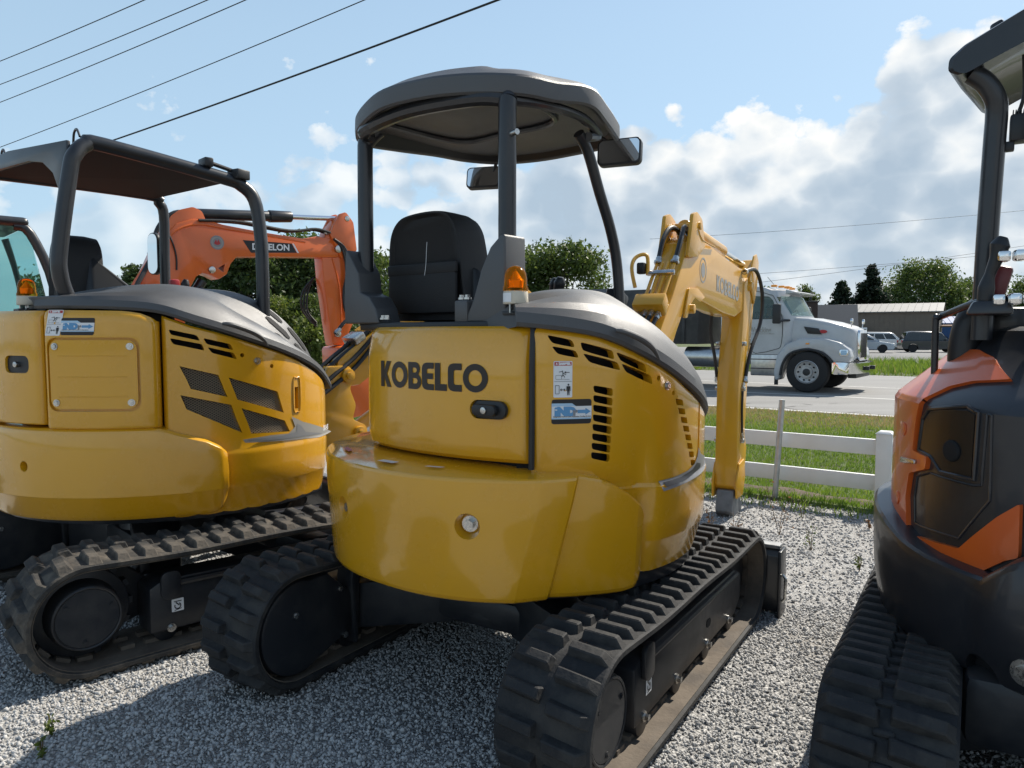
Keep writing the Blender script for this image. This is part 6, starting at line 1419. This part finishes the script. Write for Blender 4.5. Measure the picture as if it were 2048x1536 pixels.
# ================================================================== buildings
SID = mat('grey_metal_siding', (.14, .118, .095), .65, col2=(.125, .105, .085), vscale=2, dust=.2)
ROOFM = mat('pale_metal_roof', (.20, .197, .19), .6, col2=(.17, .168, .16), vscale=2)
DROOF = mat('grey_shingle_roof', (.085, .088, .095), .85, bump=.4, bscale=12)
BLUE = mat('blue_siding', (.025, .085, .24), .6)
def shed(label, cx, cy, az, L, Wd, he, hr, ms, mr_, ribs=0, wins=(), roofover=.3, name='shed'):
    o = thing(name, label, 'building', (cx, cy, 0), R(-az))
    b = B(); b.prism([(-Wd/2, 0), (Wd/2, 0), (Wd/2, he), (0, hr-.06), (-Wd/2, he)], 'y', -L/2, L/2); w_ = b.done('wall', ms, o)
    for sg in (-1, 1):
        b = B(); sl = (hr-he)/(Wd/2); ex = Wd/2+roofover
        b.prism([(0, hr), (sg*ex, hr-sl*ex), (sg*ex, hr-sl*ex+.08), (0, hr+.08)], 'y', -L/2-roofover, L/2+roofover); r_ = b.done('roof', mr_, o)
        n = int(L/.6)
        if ribs:
            for k in range(n): 
                y = -L/2+L*(k+.5)/n; b = B(); b.raw([(0, y-.02, hr+.12), (0, y+.02, hr+.12), (sg*ex, y+.02, hr-sl*ex+.12), (sg*ex, y-.02, hr-sl*ex+.12), (0, y-.04, hr+.07), (0, y+.04, hr+.07), (sg*ex, y+.04, hr-sl*ex+.07), (sg*ex, y-.04, hr-sl*ex+.07)], [(0, 1, 2, 3), (0, 1, 5, 4), (2, 3, 7, 6), (1, 2, 6, 5), (3, 0, 4, 7)]); b.done('roof_seam', mr_, r_)
    if ribs:
        for k in range(int(L/.45)):
            y = -L/2+.2+k*.45; b = B(); b.box((-Wd/2-.02, y, he/2), (.04, .09, he-.1)); b.done('siding_rib', ms, w_)
        for k in range(int(L/.45)):
            y = -L/2+.2+k*.45; b = B(); b.box((Wd/2+.02, y, he/2), (.04, .09, he-.1)); b.done('siding_rib', ms, w_)
    for (x, y, z, dx, dy_, dz) in wins:
        b = B(); b.box((x, y, z), (dx, dy_, dz), .01); f = b.done('window', WHT, o)
        b = B(); b.box((x+(0 if dx > .2 else .04), y+(0 if dy_ > .2 else .04), z), (dx*.8 if dx > .2 else .1, dy_*.8 if dy_ > .2 else .1, dz*.82)); b.done('pane', DGL, f)
    return o
g = shed('long grey metal sided building with pale metal roof beyond the parked cars', 39.0, 77, 122, 9.5, 7, 3.7, 4.55, SID, ROOFM, 1, ((-1.2, 4.78, 2.7, .7, .06, .9), (.3, 4.78, 2.7, .7, .06, .9), (4.03, -2, 1.1, .06, 1.0, 2.1)), name='metal_building')
b = B(); b.prism([(-3.0, 2.2), (2.2, 2.2), (2.2, 2.3), (-3.0, 2.45)], 'y', 4.75, 6.0); b.done('porch_roof', mat('brown_shingle', (.16, .10, .07), .9), g)
shed('house with grey shingle roof half hidden behind the truck bonnet', 25.6, 61, 112, 4.4, 5, 1.7, 3.8, DROOF, DROOF, 0, name='house')
shed('small blue building beside the grey metal building', 49.5, 84, 110, 6, 5, 2.7, 3.4, BLUE, BLUE, 1, name='blue_shed')
BRK = mat('dark_brick', (.05, .035, .03), .9)
ch = thing('chimney', 'dark brick chimney stack with a metal flue above the house roof', 'chimney', (23.6, 58.8, 0), 0)
b = B(); b.box((0, 0, 2.0), (.85, .85, 4.0), .03); b.done('stack', BRK, ch)
b = B(); b.box((0, 0, 4.03), (1.0, 1.0, .12), .02); b.cyl((0, 0, 4.0), (0, 0, 4.7), .09, n=12); b.box((0, 0, 4.72), (.3, .3, .04), .01); b.done('flue', TBK, ch)

# ================================================================== trees
BARK = mat('bark', (.055, .045, .036), .9, bump=.6, bscale=20)
def leafmat(name, a, b_, c):
    m, nt, bs = node_mat(name)
    at_ = N(nt, 'ShaderNodeAttribute', attribute_name='tone').outputs['Fac']; c1 = ramp(nt, at_, [(0, a), (.55, b_), (1, c)])
    nt.links.new(c1, bs.inputs['Base Color']); bs.inputs['Roughness'].default_value = .55
    t_ = nt.nodes.new('ShaderNodeBsdfTranslucent'); nt.links.new(c1, t_.inputs[0]); ms = nt.nodes.new('ShaderNodeMixShader'); ms.inputs[0].default_value = .42
    nt.links.new(bs.outputs[0], ms.inputs[1]); nt.links.new(t_.outputs[0], ms.inputs[2]); nt.links.new(ms.outputs[0], nt.nodes['Material Output'].inputs[0]); return m
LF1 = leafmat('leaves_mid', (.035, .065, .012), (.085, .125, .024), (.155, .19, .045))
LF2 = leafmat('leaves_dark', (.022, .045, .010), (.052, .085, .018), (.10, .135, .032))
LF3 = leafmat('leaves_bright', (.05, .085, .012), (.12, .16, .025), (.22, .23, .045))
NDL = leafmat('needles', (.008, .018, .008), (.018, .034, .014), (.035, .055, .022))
def leaves(P, S, name, m, par, ct=None):
    n = len(P); a = rng.normal(size=(n, 3)); a /= np.linalg.norm(a, axis=1, keepdims=True); b_ = rng.normal(size=(n, 3)); b_ -= (b_*a).sum(1, keepdims=True)*a; b_ /= np.linalg.norm(b_, axis=1, keepdims=True)
    s_ = (S*rng.uniform(.35, 1.5, n))[:, None]
    V = np.stack([P-a*s_, P+b_*s_*.5, P+a*s_, P-b_*s_*.5], 1).reshape(-1, 3); F = (np.arange(n)*4)[:, None]+np.array([[0, 1, 2, 3]])
    o = npmesh(name, V, F, m, par)
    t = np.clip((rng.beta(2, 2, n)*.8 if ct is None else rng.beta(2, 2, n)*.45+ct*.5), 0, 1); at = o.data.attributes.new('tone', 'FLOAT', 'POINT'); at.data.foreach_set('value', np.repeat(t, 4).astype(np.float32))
    return o
def tree(label, x, y, h, w, m, base=.2, n=9000, ls=.12, clumps=70, group=None, name='tree', z0=0, cat='tree'):
    o = thing(name, label, cat, (x, y, z0), rng.uniform(0, 6), group)
    b = B(); b.tube([(0, 0, -.3), (.05*w, 0, h*.25), (-.03*w, .04*w, h*.55), (0, 0, h*.85)], [h*.028, h*.022, h*.013, h*.004], 8, 3)
    cs = []
    for i in range(clumps):
        u = rng.uniform(0, 1)**.7; ph = rng.uniform(0, 6.28); zz = h*(base+(1-base)*rng.uniform(0, 1)); f = (zz/h-base)/(1-base)
        rad = w/2*math.sqrt(max(.02, 1-((f-.42)/.60)**2))*(.45+.55*u)
        cs.append((rad*cos(ph), rad*sin(ph), zz))
    for i in range(9):
        c = cs[i*len(cs)//9]; zs_ = h*(.2+.05*i); b.tube([(0, 0, zs_), (c[0]*.4, c[1]*.4, (zs_+c[2])/2), (c[0]*.9, c[1]*.9, c[2])], [h*.009, h*.006, h*.002], 5, 2)
    b.done('trunk', BARK, o)
    cs = np.array(cs); n = int(n*1.8); ls = ls*1.15; k = rng.integers(0, len(cs), n); sg = w*.085*rng.uniform(.7, 1.5, len(cs))
    P = cs[k]+np.clip(rng.normal(size=(n, 3)), -1.9, 1.9)*sg[k][:, None]*np.array([1, 1, .8]); P[:, 2] = np.maximum(P[:, 2], h*base*.5)
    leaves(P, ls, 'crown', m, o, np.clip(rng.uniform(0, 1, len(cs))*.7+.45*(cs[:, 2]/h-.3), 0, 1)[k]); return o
def conifer(label, x, y, h, w, n=5000, group=None):
    o = thing('conifer_tree', label, 'tree', (x, y, 0), 0, group)
    b = B(); b.tube([(0, 0, -.3), (0, 0, h)], [h*.02, .02], 8); P = []
    for i in range(95):
        f = rng.uniform(.12, 1)**.9; z = h*f; ph = rng.uniform(0, 6.28); r = w/2*(1-f)**.75*rng.uniform(.7, 1.15)+.08
        for t in np.linspace(.1, 1, n//95): P.append((r*t*cos(ph), r*t*sin(ph), z-r*t*.25+.12*r*t*t))
        if i % 4 == 0: b.tube([(0, 0, z), (r*cos(ph), r*sin(ph), z-r*.13)], [.03, .01], 5)
    b.done('trunk', BARK, o); P = np.array(P)+rng.normal(size=(len(P), 3))*.16; leaves(P, .19, 'crown', NDL, o); return o
TG = 'trees beyond the road'
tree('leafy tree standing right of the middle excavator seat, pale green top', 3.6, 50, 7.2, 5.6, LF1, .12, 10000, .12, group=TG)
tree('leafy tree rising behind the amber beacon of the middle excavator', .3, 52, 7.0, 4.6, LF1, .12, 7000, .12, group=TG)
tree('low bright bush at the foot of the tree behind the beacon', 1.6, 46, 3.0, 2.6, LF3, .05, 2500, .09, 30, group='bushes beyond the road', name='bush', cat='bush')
tree('leafy tree seen through the gap left of the middle excavator seat', -8.6, 50, 6.6, 4.6, LF1, .12, 6000, .12, group=TG)
conifer('tall dark conifer rising behind the pale metal roof', 40.5, 84, 9.0, 8.0, 14000)
conifer('shorter dark conifer beside the tall one behind the metal roof', 37.2, 84, 7.2, 6.5, 11000)
tree('broad round deciduous tree behind the gable of the metal building', 52, 94, 9.8, 9.6, LF1, .12, 15000, .16, 110)
tree('tall tree behind the orange and black excavator levers', 60.5, 98, 8.0, 7.5, LF1, .12, 9000, .16, 80)
tree('spreading tree beyond the blue building', 70, 100, 8.8, 7.5, LF1, .12, 9000, .16, 80)
tree('slim tree above the truck windscreen', 35.8, 92, 7.0, 4.0, LF1, .15, 4000, .13, 40)
tree('low tree top above the truck cab roof', 30.3, 90, 6.6, 4.6, LF1, .15, 4000, .13, 40)
# thicket on the left
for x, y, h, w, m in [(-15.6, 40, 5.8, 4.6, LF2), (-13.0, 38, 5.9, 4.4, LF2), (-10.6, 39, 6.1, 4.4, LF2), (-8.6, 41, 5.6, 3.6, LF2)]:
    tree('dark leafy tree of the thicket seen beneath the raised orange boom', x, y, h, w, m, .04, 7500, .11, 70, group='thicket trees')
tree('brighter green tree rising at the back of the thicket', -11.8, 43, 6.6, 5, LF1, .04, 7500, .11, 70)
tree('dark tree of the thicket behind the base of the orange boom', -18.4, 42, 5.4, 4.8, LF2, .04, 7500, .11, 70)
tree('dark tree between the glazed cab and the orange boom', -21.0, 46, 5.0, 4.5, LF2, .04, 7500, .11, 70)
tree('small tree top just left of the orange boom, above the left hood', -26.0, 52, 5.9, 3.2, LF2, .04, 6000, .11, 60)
for x, y, h, w, m in [(-10.6, 33, 2.9, 2.2, LF3), (-8.6, 31.5, 2.0, 1.8, LF3)]:
    tree('pale yellow green shrub in front of the dark thicket', x, y, h, w, m, .02, 3500, .07, 45, group='pale shrubs before the thicket', name='shrub', cat='shrub')
for x, y, h, w, m in [(-9.3, 34, 3.1, 2.0, LF1), (-11.9, 33, 2.4, 2.0, LF1), (-7.6, 33, 3.4, 1.6, LF1)]:
    tree('mid green shrub in front of the dark thicket', x, y, h, w, m, .02, 3500, .07, 45, group='green shrubs before the thicket', name='shrub', cat='shrub')
# weeds in the gravel
def weed(x, y, h, m, lab, grp, n=40):
    o = thing('weed', lab, 'weed', (x, y, 0), rng.uniform(0, 6), grp)
    b = B(); P = []
    for k in range(3):
        a = rng.uniform(0, 6.28); s_ = h*rng.uniform(.5, 1); e_ = Vector((cos(a)*s_*.28, sin(a)*s_*.28, s_))
        b.tube([(0, 0, -.01), e_*.5+Vector((.01, 0, .02)), e_], [.0025, .002, .001], 5, 3)
        for t in rng.uniform(.2, 1, n//3): P.append(np.array(e_)*t)
    b.done('stem', mat('weed_stem', (.14, .09, .04), .8), o); P = np.array(P)+rng.normal(size=(len(P), 3))*h*.06; P[:, 2] = np.maximum(P[:, 2], .01); stuff(leaves(P, .011, 'leaf_tuft', m, o))
RED = leafmat('weed_leaves_red', (.10, .05, .02), (.20, .10, .04), (.25, .18, .06))
for x, y, h, m in ((2.0, 5.45, .42, RED), (2.08, 5.05, .26, LF3), (1.62, 5.3, .22, RED), (1.7, 5.0, .12, LF3), (1.50, 5.5, .20, RED), (2.35, 5.9, .16, LF3), (2.55, 5.0, .08, RED), (2.75, 5.6, .10, RED), (2.2, 4.6, .12, LF3), (-1.72, 2.66, .10, LF3), (-1.66, 2.52, .07, LF3), (3.0, 5.9, .14, LF3)):
    if h > .3: weed(x, y, h, m, 'tallest reddish weed stalk, growing in the gravel before the steel post', None)
    elif x < 0: weed(x, y, h, m, 'small green weed in the gravel near the left machine track', 'weeds by the left track')
    elif m is RED: weed(x, y, h, m, 'short reddish weed sprouting from the gravel before the fence', 'reddish weeds in the gravel')
    else: weed(x, y, h, m, 'short green weed sprouting from the gravel before the fence', 'green weeds in the gravel')

# ================================================================== overhead wires
WIRE = mat('wire_black', (.012, .012, .013), .6)
def wire(label, a, c, r, sag, grp):
    a, c = Vector(a), Vector(c); pts = []
    for i in range(25): t = i/24; p = a.lerp(c, t); p.z -= sag*4*t*(1-t); pts.append(p)
    b = B(); b.tube(pts, r, 6); tag(b.done('overhead_wire', WIRE), label, 'wire', grp)
GW = 'power lines over the road'
wire('thick black overhead cable passing above the left canopy', (-25.69, 30.0, 6.21), (2.19, 11.0, 7.18), .021, .25, 'overhead cable')
for k, (a, c) in enumerate((((-29.75, 34.0, 11.32), (-3.94, 15.0, 9.46)), ((-29.81, 34.0, 10.37), (-2.57, 15.0, 9.46)), ((-29.86, 34.0, 9.51), (-1.89, 15.0, 9.46)), ((-29.98, 34.0, 7.55), (0.55, 15.0, 9.46)))):
    wire(('uppermost of the four thin power lines over the left canopy', 'second of the four thin power lines, counted downwards', 'third of the four thin power lines, counted downwards', 'lowest of the four thin power lines, next above the thick cable')[k], a, c, .013, .25, GW)
for k, (a, c) in enumerate((((12.91, 70.0, 10.36), (50.98, 60.0, 12.38)), ((12.96, 70.0, 6.55), (51.17, 60.0, 9.1)), ((12.98, 70.0, 5.15), (51.11, 60.0, 10.13)))):
    wire(('faint distant power line highest above the truck and trees', 'faint distant power line just above the tree tops', 'faint distant power line rising behind the truck roof lamps')[k], a, c, .014, .3, 'distant power lines')
